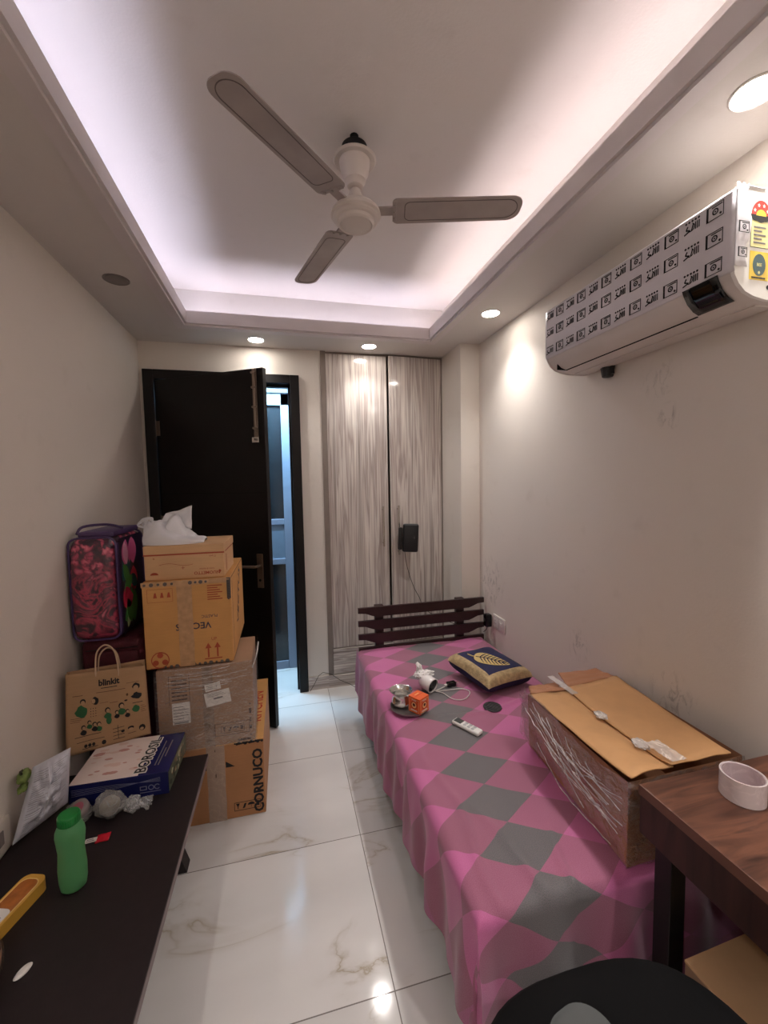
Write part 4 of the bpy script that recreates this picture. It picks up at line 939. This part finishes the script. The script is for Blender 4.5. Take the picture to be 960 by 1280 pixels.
def fin(u, v):
    a = Vector((-.575, 2.15, 1.425)).lerp(Vector((-.435, 2.145, 1.395)), u); b = Vector((-.55, 2.16, 1.475)).lerp(Vector((-.432, 2.165, 1.512)), u)
    p = a.lerp(b, v); p += Vector((0, .022*nz(p, 12)+.012*nz(p, 30), .010*nz(p, 18, 3)-.010*math.sin(PI*u)*v)); return p
m.grid(fin, 24, 14)
m.grid(lambda u, v: Vector((lerp(-.63, -.55, u)+.008*nz((u*5, v*5, 0), 1), lerp(2.075, 2.11, v)+.015*nz((u*3, v*3, 1)), lerp(1.335, 1.44, v)+.01*nz((u*6, v*6, 3)))), 14, 14)
m.build('bag_corner', M_poly, wb, smooth=40, solid=.0015)
m = MB()
for i in range(9):
    a = i*.7; m.tube(smooth_path([(-.618+.006*math.sin(a), 2.09, 1.41), (-.63+.02*math.cos(a), 2.085+.01*math.sin(a), 1.44+.012*math.sin(a*1.3)), (-.60+.01*math.sin(a*2), 2.09, 1.46), (-.59, 2.10, 1.435)], 5), .0022, 5)
m.build('gathered_knot', M_poly, wb, smooth=True)

# maroon suitcase & blanket bag
ms = thing('suitcase', 'maroon fabric suitcase standing on the floor in the left corner under the blanket bag', 'suitcase', (-.77, 2.25, 0))
M_mar = mat('maroon fabric', c(78, 20, 34), .75, var=.2, vscale=30, bump=.3, bscale=120)
MB().box(-.905, -.648, 2.065, 2.50, .05, .915, .03, seg=4).build('shell', M_mar, ms, smooth=True)
for z0_, z1_ in ((.20, .60), (.64, .86)): MB().box(-.885, -.668, 2.052, 2.068, z0_, z1_, .008).build('front_pocket', M_mar, ms, smooth=True)
M_zip = mat('dark zip', c(40, 12, 20), .4)
for z in (.62, .875): MB().tube([(-.88, 2.055, z), (-.67, 2.055, z)], .003, 6).build('zip', M_zip, ms)
for x in (-.88, -.675):
    for y in (2.10, 2.46): MB().tube([(x-.012, y, .025), (x+.012, y, .025)], .025, 14).box(x-.014, x+.014, y-.012, y+.012, .025, .06).build('wheel', M_black, ms)
bb = thing('blanket_bag', 'zipped clear blanket bag with pink bedding, purple piping and tulip print side', 'bag', (-.82, 2.2, .918))
k_ = NT('pink leaf fabric'); vec = k_.coord(scale=(1, 1, 1))
wv = k_.noise(vec, 14, 3, .5, .8)
vo = k_.n('ShaderNodeTexVoronoi', feature='F1'); vo.inputs['Scale'].default_value = 26; mm = k_.n('ShaderNodeVectorMath', operation='ADD'); k_.l(vec, mm.inputs[0])
cbn = k_.n('ShaderNodeCombineXYZ'); k_.l(k_.math('MULTIPLY', wv, .14), cbn.inputs[0]); k_.l(k_.math('MULTIPLY', wv, .12), cbn.inputs[2]); k_.l(cbn.outputs[0], mm.inputs[1]); k_.l(mm.outputs[0], vo.inputs['Vector'])
c1 = k_.ramp(vo.outputs['Distance'], [(.15, c(224, 116, 138)), (.36, c(190, 76, 104)), (.52, c(96, 40, 62)), (.7, c(60, 40, 54))])
c2 = k_.ramp(k_.noise(vec, 9, 3, .5, 2), [(.38, c(62, 34, 50)), (.46, c(176, 60, 84)), (.53, c(120, 56, 74)), (.6, c(84, 44, 60)), (.68, c(206, 104, 124))])
sp = k_.n('ShaderNodeSeparateXYZ'); k_.l(vec, sp.inputs[0])
k_.l(k_.mix(k_.ramp(sp.outputs[2], [(.0, (0, 0, 0, 1)), (1, (1, 1, 1, 1))]), c2, c1), k_.b.inputs['Base Color'])
rz = [n for n in k_.t.nodes if n.type == 'VALTORGB'][-1]
rz.color_ramp.elements[0].position = 0; k_.l(k_.math('MULTIPLY_ADD', sp.outputs[2], 6, -6.9), rz.inputs[0])
k_.b.inputs['Roughness'].default_value = .5; k_.b.inputs['Coat Weight'].default_value = .7; k_.b.inputs['Coat Roughness'].default_value = .12; k_.bump(k_.noise(vec, 16, 4, .6, 1), .6, .02)
X0, X1, Y0, Y1, Z0, Z1 = -.912, -.728, 2.012, 2.41, .922, 1.385
bm = bmesh.new(); bmesh.ops.create_cube(bm, size=1); bmesh.ops.subdivide_edges(bm, edges=bm.edges, cuts=12, use_grid_fill=True)
for v in bm.verts:
    p = v.co*2; e = [abs(p.x), abs(p.y), abs(p.z)]
    q = Vector(p); n4 = (abs(p.x)**7+abs(p.y)**7+abs(p.z)**7)**(1/7); q = p/n4
    bul = 1+.03*nz(p, 2.2)
    v.co = Vector(((X0+X1)/2+q.x*(X1-X0)/2*bul, (Y0+Y1)/2+q.y*(Y1-Y0)/2*bul, (Z0+Z1)/2+q.z*(Z1-Z0)/2+(.010*nz(p, 3) if q.z > .5 else 0)))
    v.co.x = max(v.co.x, XL+.006)
    v.co.z = max(v.co.z, .919)
m = MB(); m.frombm(bm); m.build('bedding_body', k_.m, bb, smooth=180)
M_pip = mat('purple piping', c(70, 50, 92), .5)
def rr(xa, xb, za, zb_, r, y): 
    out = []
    for (cx_, cz_, a0) in ((xb-r, zb_-r, 0), (xa+r, zb_-r, PI/2), (xa+r, za+r, PI), (xb-r, za+r, 1.5*PI)):
        for i in range(6): a = a0+PI/2*i/5; out.append((cx_+r*math.cos(a), y, cz_+r*math.sin(a)))
    return out
MB().tube(rr(X0+.004, X1+.003, Z0+.008, Z1-.002, .035, Y0+.022), .0048, 8, closed=True).tube(rr(X0+.004, X1+.002, Z0+.008, Z1-.002, .035, Y1-.03), .005, 8, closed=True).build('piping', M_pip, bb, smooth=True)
MB().grid(lambda u, v: (X1+.0035+.001*math.sin(v*5), lerp(Y0+.022, Y0+.055, u), lerp(Z0+.02, Z1-.03, v)), 3, 20).build('edge_band', M_pip, bb, smooth=60, solid=.003)
m = MB(); m.box(X0+.03, X1-.01, 2.06, 2.38, Z1-.004, Z1+.022, .008); m.build('top_band', M_pip, bb, smooth=True)
MB().tube(smooth_path([(-.90, 2.10, 1.395), (-.885, 2.13, 1.425), (-.80, 2.16, 1.43), (-.74, 2.18, 1.41)], 6), .006, 6).build('carry_handle', M_pip, bb, smooth=True)
# tulip printed side panel
SMx = basis((X1+.0045, Y0+.055, Z0+.01), (0, 1, 0), (0, 0, 1))
m = MB(); m.rect(0, .30, 0, .44, SMx, 0)
def petal(cx, cy, l, w_, a, mi, t): 
    pts = [(cx+l*u*math.cos(a)-w_*math.sin(PI*u)**.8*sg*math.sin(a), cy+l*u*math.sin(a)+w_*math.sin(PI*u)**.8*sg*math.cos(a)) for sg, us in ((1, [i/8 for i in range(9)]), (-1, [i/8 for i in range(7, 0, -1)])) for u in us]
    m.poly(pts, SMx, mi, t)
petal(.03, .24, .16, .05, 1.0, 4, .0011); petal(.14, .02, .18, .05, 1.6, 3, .0011); petal(.16, .30, .13, .05, 1.6, 1, .0011); petal(.15, .16, .13, .05, 1.5, 6, .0011); petal(.05, .31, .12, .042, 1.35, 1, .0015); petal(.075, .31, .11, .03, 1.75, 2, .002); petal(.10, .31, .13, .025, 1.2, 1, .0012)
petal(.07, .29, .09, .045, 1.2, 5, .0022) if False else petal(.02, .24, .13, .04, .9, 4, .0012); petal(.10, .22, .12, .03, 2.2, 3, .0018); petal(.03, .19, .12, .03, .5, 3, .002); petal(.11, .25, .11, .03, -.6, 4, .0012)
petal(.02, .12, .11, .045, .9, 5, .0014); petal(.05, .10, .12, .045, 1.4, 6, .0018); petal(.09, .11, .11, .04, 2.0, 5, .0021); petal(.03, .14, .10, .04, .1, 6, .0022)
petal(.02, .06, .10, .032, .35, 3, .0015); petal(.05, .02, .09, .022, 1.1, 7, .0018); petal(.10, .03, .13, .035, 1.9, 3, .0022)
m.build('tulip_print', [mat('dark print ground', c(48, 36, 60), .3), mat('pink petal', c(222, 104, 160), .4), mat('pale pink petal', c(244, 176, 206), .4), mat('leaf green print', c(84, 158, 78), .4), mat('teal leaf print', c(28, 100, 108), .4), mat('crimson petal', c(206, 28, 78), .4), mat('red petal', c(236, 60, 104), .4), mat('pale leaf print', c(190, 210, 160), .4)], bb)

# ------------------------------------------------------------------ boxed set on the bench
bx = thing('gift_box', 'flat navy and white kitchenware box lying on the far end of the bench', 'box', (-.64, 1.81, ZT))
BBM = Matrix.Translation((-.805, 1.677, ZT+.001)) @ Matrix.Rotation(math.radians(-1.2), 4, 'Z')
BW, BD_, BH = .338, .262, .088
M_navy = mat('navy gloss board', c(26, 30, 84), .25, var=.08)
MB().box(0, BW, 0, BD_, 0, BH, .002, M=BBM).build('box_body', M_navy, bx)
m = MB(); K = BBM @ Matrix.Translation((0, 0, BH+.0003)); m.rect(.002, .232, .002, BD_-.002, K, 0)
for i in range(26): x, y, r = random.uniform(.03, .21), random.uniform(.03, .24), random.uniform(.008, .022); m.disc(x, y, r, K, 1+(i % 2), n=7, ry=r*.45, t=.0006+.00002*i)
m.rect(.228, .238, .13, BD_-.002, K, 3, .0008)
m.text('BOROSIL', .056, K @ Matrix.Translation((.236, .125, .0008)) @ Matrix.Rotation(PI/2, 4, 'Z') @ Matrix.Scale(1.0, 4), 4, bold=.0045)
m.text('BOROSIL', .056, K @ Matrix.Translation((.236, .125, .0016)) @ Matrix.Rotation(PI/2, 4, 'Z') @ Matrix.Scale(1.0, 4), 3, bold=.0022) 
m.text('BOROSIL', .056, K @ Matrix.Translation((.236, .125, .0022)) @ Matrix.Rotation(PI/2, 4, 'Z'), 5, bold=.0008)
for i, (a_, b_) in enumerate(((.05, .21), (.05, .16), (.10, .21))): m.rect(.275+i*.012, .279+i*.012, a_, b_, K, 6)
m.build('lid_print', [mat('cream lid print', c(222, 206, 200), .3), mat('dusty pink print', c(190, 140, 132), .3), mat('pale print', c(214, 186, 176), .3), M_label, M_label, M_ink, M_gink], bx)
m = MB(); K = BBM @ basis((0, -.0004, 0), (1, 0, 0), (0, 0, 1)); 
for i in range(5): m.line([(.01, .070-.006*i), (.16, .068-.004*i), (.31, .055+.004*i)], .0009, K, 0)
m.frame(.238, .262, .028, .044, .003, K); m.ring(.277, .036, .009, .003, K); m.ring(.298, .036, .009, .003, K, a0=.6, a1=5.6); m.rect(.238, .31, .018, .020, K)
m.build('front_print', mat('silver print', c(120, 122, 150), .3), bx)
m = MB(); K = BBM @ basis((BW+.0004, 0, 0), (0, 1, 0), (0, 0, 1)); m.rect(.004, BD_-.004, .004, BH-.006, K, 0)
for i in range(26): m.disc(random.uniform(.02, .24), random.uniform(.015, .07), random.uniform(.006, .016), K, 1+(i % 3), n=7, ry=random.uniform(.004, .012), t=.0007+.00003*i)
m.build('side_print', [mat('olive photo print', c(92, 100, 78), .35), mat('pale photo print', c(190, 186, 160), .35), mat('dark photo print', c(44, 50, 44), .35), mat('tan photo print', c(150, 120, 90), .35)], bx)

# paper carrier bag
pb = thing('paper_bag', 'brown paper carrier bag with black lettering and green drawings standing on the navy box', 'bag', (-.75, 1.94, .51))
a0_, a1_ = Vector((-.892, 1.865, .5115)), Vector((-.606, 1.953, .5115))
ud = (a1_-a0_).normalized(); nd = Vector((ud.y, -ud.x, 0)); bd = -nd
M_paper = carton('brown kraft paper', c(176, 140, 104), .8)
def pbp(s, t, dpt):   # s 0..1 along front, t 0..1 height, dpt 0 front 1 back
    Lb = (a1_-a0_).length; wbt = lerp(1.0, .93, t); h = lerp(.335, .305, s) if dpt < .5 else lerp(.330, .318, s)
    p = a0_+ud*(Lb*(.5+(s-.5)*wbt)+.004*t)+bd*((.060 if dpt > .5 else 0)*(1-.35*t)+.018*t)+Vector((0, 0, h*t))
    bu = .010*math.sin(PI*s)*math.sin(PI*t)*(1 if dpt < .5 else -1); p += nd*bu+nd*.004*nz((s*5, t*5, dpt*7)); return p
m = MB(); m.grid(lambda u, v: pbp(u, v, 0), 24, 24); m.grid(lambda u, v: pbp(u, v, 1), 24, 24)
for s_e in (0, 1): m.grid(lambda u, v: pbp(s_e, v, 0).lerp(pbp(s_e, v, 1), u)+ud*(-.012 if s_e else .012)*math.sin(PI*u)*v, 6, 24)
m.grid(lambda u, v: pbp(u, 0, 0).lerp(pbp(u, 0, 1), v), 8, 3)
m.build('bag_body', M_paper, pb, smooth=50, solid=.001)
def pM(s, t): p = pbp(s, t, 0); return p
def on(pts, mi, w_=None, lift=.0016): return None
class Dec:      # decoration mapped onto the curved front in bag units (x right 0..1, y up 0..1)
    def __init__(s): s.m = MB()
    def fan(s, pts, mi, lf_=.0014):
        P = [pbp(x, y, 0)+nd*lf_ for x, y in pts]; cen = sum(P, Vector())/len(P); s.m.add([cen]+P, [(0, i+1, (i+1) % len(P)+1) for i in range(len(P))], mi=mi)
    def blob(s, x, y, rx, ry, mi, n=12, j=.0, lf_=.0014): s.fan([(x+rx*math.cos(2*PI*i/n)*(1+j*math.sin(i*2.3)), y+ry*math.sin(2*PI*i/n)*(1+j*math.cos(i*1.9))) for i in range(n)], mi, lf_)
    def bar(s, x0, x1, y0, y1, mi): 
        n = 6
        for i in range(n): a, b = lerp(x0, x1, i/n), lerp(x0, x1, (i+1)/n); s.fan([(a, y0), (b, y0), (b, y1), (a, y1)], mi)
    def txt(s, body, x, y, size, mi, bold=0):
        t = MB(); t.text(body, size, Matrix(), 0, bold=bold, ext=0)
        vs = [pbp(x+v[0], y+v[1], 0)+nd*.0018 for v in t.v]; s.m.add(vs, t.f, mi=mi)
d_ = Dec()
d_.txt('blinkit', .52, .845, .105, 0, .004); d_.bar(.42, .62, .775, .784, 0); d_.bar(.36, .72, .725, .732, 1)
def person(x, y, s, body=2, hair=0, look=0):
    d_.blob(x, y+.042*s, .030*s, .034*s, hair, lf_=.0014); d_.blob(x+.004*s, y+.034*s, .021*s, .025*s, 3, lf_=.0018); d_.blob(x, y-.03*s, .040*s, .038*s, body, lf_=.0014, j=.1)
d_.blob(.18, .52, .070, .075, 2, j=.15); d_.blob(.20, .645, .034, .034, 0); d_.blob(.20, .632, .024, .026, 3, lf_=.002)
d_.blob(.345, .63, .042, .05, 0, j=.1); d_.blob(.325, .63, .022, .03, 3, lf_=.002); 
for i in range(4):
    for j in range(3): d_.blob(.29+.03*j, .54-.032*i, .006, .006, 0, 6)
d_.blob(.86, .73, .05, .045, 0, j=.1); d_.blob(.855, .71, .034, .036, 3, lf_=.002); d_.blob(.86, .60, .065, .045, 0, j=.2); d_.bar(.80, .93, .50, .508, 0)
d_.blob(.74, .64, .016, .02, 1, 6); d_.blob(.72, .565, .022, .012, 0, 7)
for (x, y, s, b) in ((.49, .44, 1.1, 2), (.66, .46, 1.2, 2), (.60, .40, .8, 0), (.73, .38, .8, 0), (.20, .28, .9, 0), (.27, .34, .8, 2), (.33, .30, .9, 0), (.38, .29, .9, 2)): person(x, y, s, b)
d_.blob(.50, .345, .034, .055, 2, 8); d_.blob(.84, .42, .048, .05, 2, j=.1); d_.bar(.10, .40, .205, .212, 0); d_.bar(.12, .44, .135, .141, 0)
for i in range(4): d_.bar(.90, .97-.02*(i % 2), .36+i*.028, .366+i*.028, 1)
for i in range(3): d_.bar(.05+.0*i, .16+.02*i, .40+i*.022, .405+i*.022, 1)
d_.bar(.08, .20, .72, .727, 1); d_.bar(.52, .62, .57, .576, 1); d_.bar(.74, .90, .79, .795, 1); d_.bar(.40, .50, .59, .594, 1)
for i in range(3): d_.blob(.22+.045*i, .075, .020, .024, 0, 8)
d_.bar(.18, .36, .04, .048, 0); d_.blob(.43, .07, .028, .032, 0, 7); d_.bar(.60, .606, .06, .25, 0)
for i in range(4): d_.bar(.54, .68, .06+i*.05, .067+i*.05, 0)
d_.blob(.66, .15, .022, .02, 0); d_.blob(.76, .17, .040, .025, 0, 9); d_.blob(.76, .15, .03, .02, 3, lf_=.002); d_.blob(.90, .13, .042, .045, 0, 9); d_.blob(.895, .115, .024, .02, 3, lf_=.002); d_.bar(.72, .82, .09, .096, 0)
d_.m.build('printed_artwork', [M_ink, mat('brown print', c(96, 66, 44), .8), M_green, mat('kraft skin tone', c(182, 148, 114), .8)], pb, smooth=180)
def hpt(s, z, dp): p = pbp(s, 1, dp); return p+Vector((0, 0, z))
for dp, tw in ((0, .0), (1, .02)):
    hp = smooth_path([hpt(.36+tw, -.05, dp), hpt(.365+tw, .03, dp), hpt(.40+tw, .085, dp), hpt(.50+tw, .108, dp), hpt(.60+tw, .085, dp), hpt(.64+tw, .03, dp), hpt(.645+tw, -.05, dp)], 7)
    if dp: hp = [p-Vector((0, 0, .03)) for p in hp]
    MB().tube(hp, .0032, 8).build('twisted_handle', mat('pale paper cord', c(196, 168, 140), .7), pb, smooth=True)

# courier bag leaning on the wall
cg = thing('courier_bag', 'grey-white plastic courier bag with rows of small print leaning on the left wall', 'bag', (-.86, 1.60, ZT))
M_cour = mat('grey white courier film', c(198, 198, 208), .28, var=.1, vscale=14, bump=.7, bscale=16)
q = [Vector((-.905, 1.535, ZT+.012)), Vector((-.782, 1.625, ZT+.065)), Vector((-.762, 1.628, .685)), Vector((-.872, 1.612, .642))]
qn = (q[1]-q[0]).cross(q[3]-q[0]).normalized()
if qn.y > 0: qn = -qn
def cgp(u, v, s=1):
    p = q[0].lerp(q[1], u).lerp(q[3].lerp(q[2], u), v); k = (math.sin(PI*min(max(u, 0), 1))*math.sin(PI*min(max(v, 0), 1)))**.6
    p = p+qn*s*(.046*k+.030*k*abs(nz((u*3.2, v*4, s), 1.3))+.022*abs(nz((u*7+v*3, v*6, s)))*k); p.x = max(p.x, XL+.004); return p
m = MB(); m.grid(lambda u, v: cgp(u, v, 1), 30, 36); m.grid(lambda u, v: cgp(u, v, -.6), 20, 24); m.build('bag_body', M_cour, cg, smooth=50)
m = MB()
for i in range(30):
    v = .06+i*.029
    for (a, b) in ((.10, .46-.12*random.random()), (.56, .92-.22*random.random())):
        if random.random() < .12 or (.45 < v < .55 and a > .5): continue
        n = 8; P = [cgp(lerp(a, b, k/n), v+dv)+qn*.0012 for k in range(n+1) for dv in (0, .007+.006*(i % 5 == 0))]
        m.add(P, [(2*k, 2*k+2, 2*k+3, 2*k+1) for k in range(n)])
m.build('small_print', mat('pale grey print', c(146, 146, 156), .4), cg, smooth=180)
m = MB(); m.tube([cgp(.48, v/10, 1)+qn*.001 for v in range(1, 10)], .0022, 5); m.build('back_seam', M_cour, cg, smooth=True)
gv = thing('green_vegetable', 'green vegetable peeking out between the courier bag and the wall', 'vegetable', (-.893, 1.60, .60))
m = MB(); crumple(m, -.893, 1.60, .622, .017, .026, .022, 14, .25, 2, 4, None); crumple(m, -.893, 1.59, .588, .013, .022, .014, 12, .3, 2, 6, None); m.build('flesh', mat('green peel', c(112, 130, 66), .5, var=.3, vscale=60), gv, smooth=60)
MB().tube([(-.892, 1.585, .64), (-.888, 1.575, .655), (-.88, 1.57, .66)], [.005, .004, .003], 6).build('stem', mat('dark stem', c(60, 58, 40), .7), gv)

# green bottle
gb = thing('water_bottle', 'translucent green plastic water bottle with dark green cap standing on the bench', 'bottle', (-.641, 1.325, ZT))
k_ = NT('frosted green plastic'); k_.b.inputs['Base Color'].default_value = c(112, 182, 124); k_.b.inputs['Roughness'].default_value = .35; k_.b.inputs['Transmission Weight'].default_value = .45; k_.b.inputs['IOR'].default_value = 1.3; k_.b.inputs['Subsurface Weight'].default_value = .15
GM = Matrix.Translation((-.643, 1.335, ZT+.0005)) @ Matrix.Scale(.955, 4)
prof = [(0, .0), (.028, .0), (.034, .006), (.0375, .03), (.0385, .07), (.036, .105), (.0350, .125), (.0375, .15), (.040, .175), (.0385, .19), (.033, .203), (.027, .209), (.026, .214), (0, .214)]
m = MB(); m.lathe(prof, 40, M=GM, sx=1.0, sy=.85); m.build('bottle_body', k_.m, gb, smooth=60)
m = MB(); m.lathe([(0, .211), (.027, .211), (.029, .213), (.0295, .236), (.027, .240), (0, .240)], 40, M=GM); 
for i in range(28): a = 2*PI*i/28; m.box(-.0006, .0006, -.0012, .0012, .214, .235, M=GM @ Matrix.Rotation(a, 4, 'Z') @ Matrix.Translation((.0295, 0, 0)))
m.build('cap', mat('dark green cap', c(22, 122, 52), .35), gb, smooth=40)

# small jar
jr = thing('small_jar', 'small clear jar with pink-topped lid and round white sticker beside the bottle', 'jar', (-.728, 1.62, ZT))
JM = Matrix.Translation((-.738, 1.612, ZT+.032)) @ Matrix.Rotation(math.radians(-18), 4, 'Z') @ Matrix.Rotation(math.radians(28), 4, 'X')
MB().lathe([(0, -.028), (.026, -.028), (.030, -.022), (.030, .012), (0, .012)], 32, M=JM).build('jar_body', film_mat('clear jar wall', (.6, .58, .56, 1), .4, .1), jr, smooth=50)
MB().lathe([(0, .012), (.032, .012), (.032, .026), (.030, .028), (0, .028)], 32, M=JM).build('lid', mat('grey clear lid', c(132, 120, 118), .15), jr, smooth=50)
m = MB(); m.disc(0, 0, .019, JM @ Matrix.Translation((0, 0, .0282)), 0, n=24); m.disc(0, -.002, .020, JM @ basis((.0, -.0312, -.008), (1, 0, 0), (0, 0, 1)), 1, n=24, t=.001); m.rect(-.012, .012, -.004, .004, JM @ basis((.0, -.0324, -.008), (1, 0, 0), (0, 0, 1)), 2)
m.build('sticker', [mat('dull pink sticker', c(150, 78, 92), .5), M_label, M_gink], jr)

# plastic bag bundle
pg = thing('plastic_bag', 'bundle of clear plastic bag knotted around something, in front of the navy box', 'bag', (-.63, 1.60, ZT))
M_clr = film_mat('smoky clear polythene', (.6, .59, .57, 1), .30, .12, streak=.06, scale=10)
m = MB(); crumple(m, -.645, 1.610, .462, .050, .042, .044, 26, .16, 2.0, 5, .92); m.build('full_bundle', M_clr, pg, smooth=70)
MB().lathe([(0, -.03), (.02, -.026), (.032, -.01), (.032, .01), (.02, .026), (0, .03)], 20, M=Matrix.Translation((-.646, 1.610, .456))).build('contents', mat('tan lump', c(120, 108, 96), .7, var=.3, vscale=30), pg, smooth=True)
m = MB(); crumple(m, -.575, 1.612, .446, .028, .024, .028, 22, .35, 2.4, 11, .85)
m.grid(lambda u, v: (-.59+.075*v+.01*nz((u*3, v*3, 1), 2), 1.62+.05*(u-.5)*(.3+v)+.008*nz((u*5, v*5, 4), 2), .45+.035*(v)*math.sin(u*7)*.4-.018*v+.012*nz((u*6, v*6, 8))), 14, 10)
m.build('ruffled_end', film_mat('clear ruffled polythene', (.75, .75, .76, 1), .22, .1, streak=.10, scale=12), pg, smooth=70)
m = MB(); crumple(m, -.772, 1.652, .442, .028, .014, .020, 20, .25, 2, 17, .9); m.build('loose_tail', M_clr, pg, smooth=70)

# sachet, yellow dish, clip, wrapped parcel
sa = thing('sachet', 'small red and white sachet lying on the bench beside the green bottle', 'sachet', (-.645, 1.50, ZT))
SAM = Matrix.Translation((-.648, 1.503, ZT+.002)) @ Matrix.Rotation(math.radians(6), 4, 'Z')
MB().grid(lambda u, v: (lerp(-.002, .038, u), lerp(-.018, .018, v)*(1+.08*nz((u*4, v*4, 0))), .004*math.sin(PI*u)*math.sin(PI*v)+.003*abs(nz((u*6, v*6, 2)))), 12, 10, M=SAM).build('red_end', mat('glossy red foil', c(206, 30, 50), .25), sa, smooth=60, solid=.001)
MB().box(-.034, .0, -.009, .009, .0, .003, .001, M=SAM).build('white_end', M_label, sa)
m = MB(); K = SAM @ Matrix.Translation((0, 0, .0031)); m.rect(-.030, -.006, -.006, -.003, K).rect(-.030, -.010, .001, .004, K); m.build('print', M_gink, sa)
yb = thing('soap_tray', 'long yellow rounded pack with clear window and white sticker on the bench', 'box', (-.765, 1.285, ZT))
YM = Matrix.Translation((-.784, 1.262, ZT+.001)) @ Matrix.Rotation(math.radians(72), 4, 'Z')
M_yl = mat('golden yellow board', c(206, 156, 62), .4, var=.06)
MB().prism(stad(.112, .036, r=.022), 0, .034, YM).build('tray', M_yl, yb, smooth=40)
MB().prism(stad(.096, .027, r=.020), .0335, .0352, YM).build('clear_window', mat('amber contents', c(166, 96, 40), .15, var=.25, vscale=50), yb, smooth=40)
m = MB(); pp = stad(.097, .028, r=.021); m.line(pp+[pp[0]], .003, YM @ Matrix.Translation((0, 0, .035))); m.build('window_rim', mat('pale yellow rim', c(228, 190, 120), .4), yb)
m = MB(); K = YM @ Matrix.Translation((-.045, 0, .0354)); m.poly([(x*.55, y*.93) for x, y in stad(.10, .028, r=.020)], K, 0); m.rect(-.01, .006, -.016, .016, K, 1, .001); m.text('NET WT', .009, K @ Matrix.Translation((.028, 0, .0006)) @ Matrix.Rotation(-PI/2, 4, 'Z'), 1)
m.build('sticker', [M_label, M_blueink], yb)
cl = MB().lathe([(0, 0), (.016, 0), (.019, .003), (.015, .007), (0, .008)], 24, M=Matrix.Translation((-.658, 1.116, ZT+.0005)) @ Matrix.Rotation(math.radians(60), 4, 'Z'), sx=1.1, sy=.55).build('soap_sliver', M_white, smooth=50); tag(cl, 'tiny pale oval disc lying alone on the dark bench', 'disc')
wp = thing('wrapped_parcel', 'brown bundle in clear film at the near left edge of the bench', 'parcel', (-.78, 1.08, ZT))
m = MB()
def wpf(u, v):
    y = lerp(.72, 1.165, u); r_ = .085*(math.sin(PI*min(1, max(0, u)))**.28); th = v*2*PI; k = 1+.18*nz((u*5, math.cos(th), math.sin(th)), 1.4, 3)
    cx_ = lerp(-.735, -.772, u); return (max(XL+.006, cx_+r_*math.cos(th)*k), y+.01*nz((u*3, th, 2)), max(ZT+.001, ZT+.07+r_*.85*math.sin(th)*k))
m.grid(wpf, 30, 40); m.build('bundle', carton('tan wrapped bundle', c(170, 128, 98)), wp, smooth=60)
m = MB(); m.grid(lambda u, v: (lambda p: (max(XL+.005, -.775+(p[0]+.775)*1.07), p[1], max(ZT+.0005, ZT+.07+(p[2]-ZT-.07)*1.07+.004*nz(p, 40))))(wpf(u*.98+.01, v)), 30, 40); m.build('plastic_film', M_film2, wp, smooth=70)

# ------------------------------------------------------------------ camera
f_, yaw, pitch, roll, H = 515.76, .2385, -.0699, -.0185, 1.598
fwd = Vector((math.sin(yaw)*math.cos(pitch), math.cos(yaw)*math.cos(pitch), math.sin(pitch)))
r0 = Vector((math.cos(yaw), -math.sin(yaw), 0)); u0 = r0.cross(fwd)
rt_ = math.cos(roll)*r0+math.sin(roll)*u0; up_ = -math.sin(roll)*r0+math.cos(roll)*u0
cd = bpy.data.cameras.new('camera'); cd.sensor_fit = 'VERTICAL'; cd.sensor_height = 36; cd.sensor_width = 27; cd.lens = f_/1280*36; cd.clip_start = .02
co_ = bpy.data.objects.new('camera', cd); COL.objects.link(co_)
Mx = Matrix.Identity(4)
for i in range(3): Mx[i][0] = rt_[i]; Mx[i][1] = up_[i]; Mx[i][2] = -fwd[i]
Mx[2][3] = H; co_.matrix_world = Mx; sc.camera = co_
wld = bpy.data.worlds.new('night'); sc.world = wld; wld.use_nodes = True; wld.node_tree.nodes['Background'].inputs[0].default_value = (.02, .02, .025, 1)
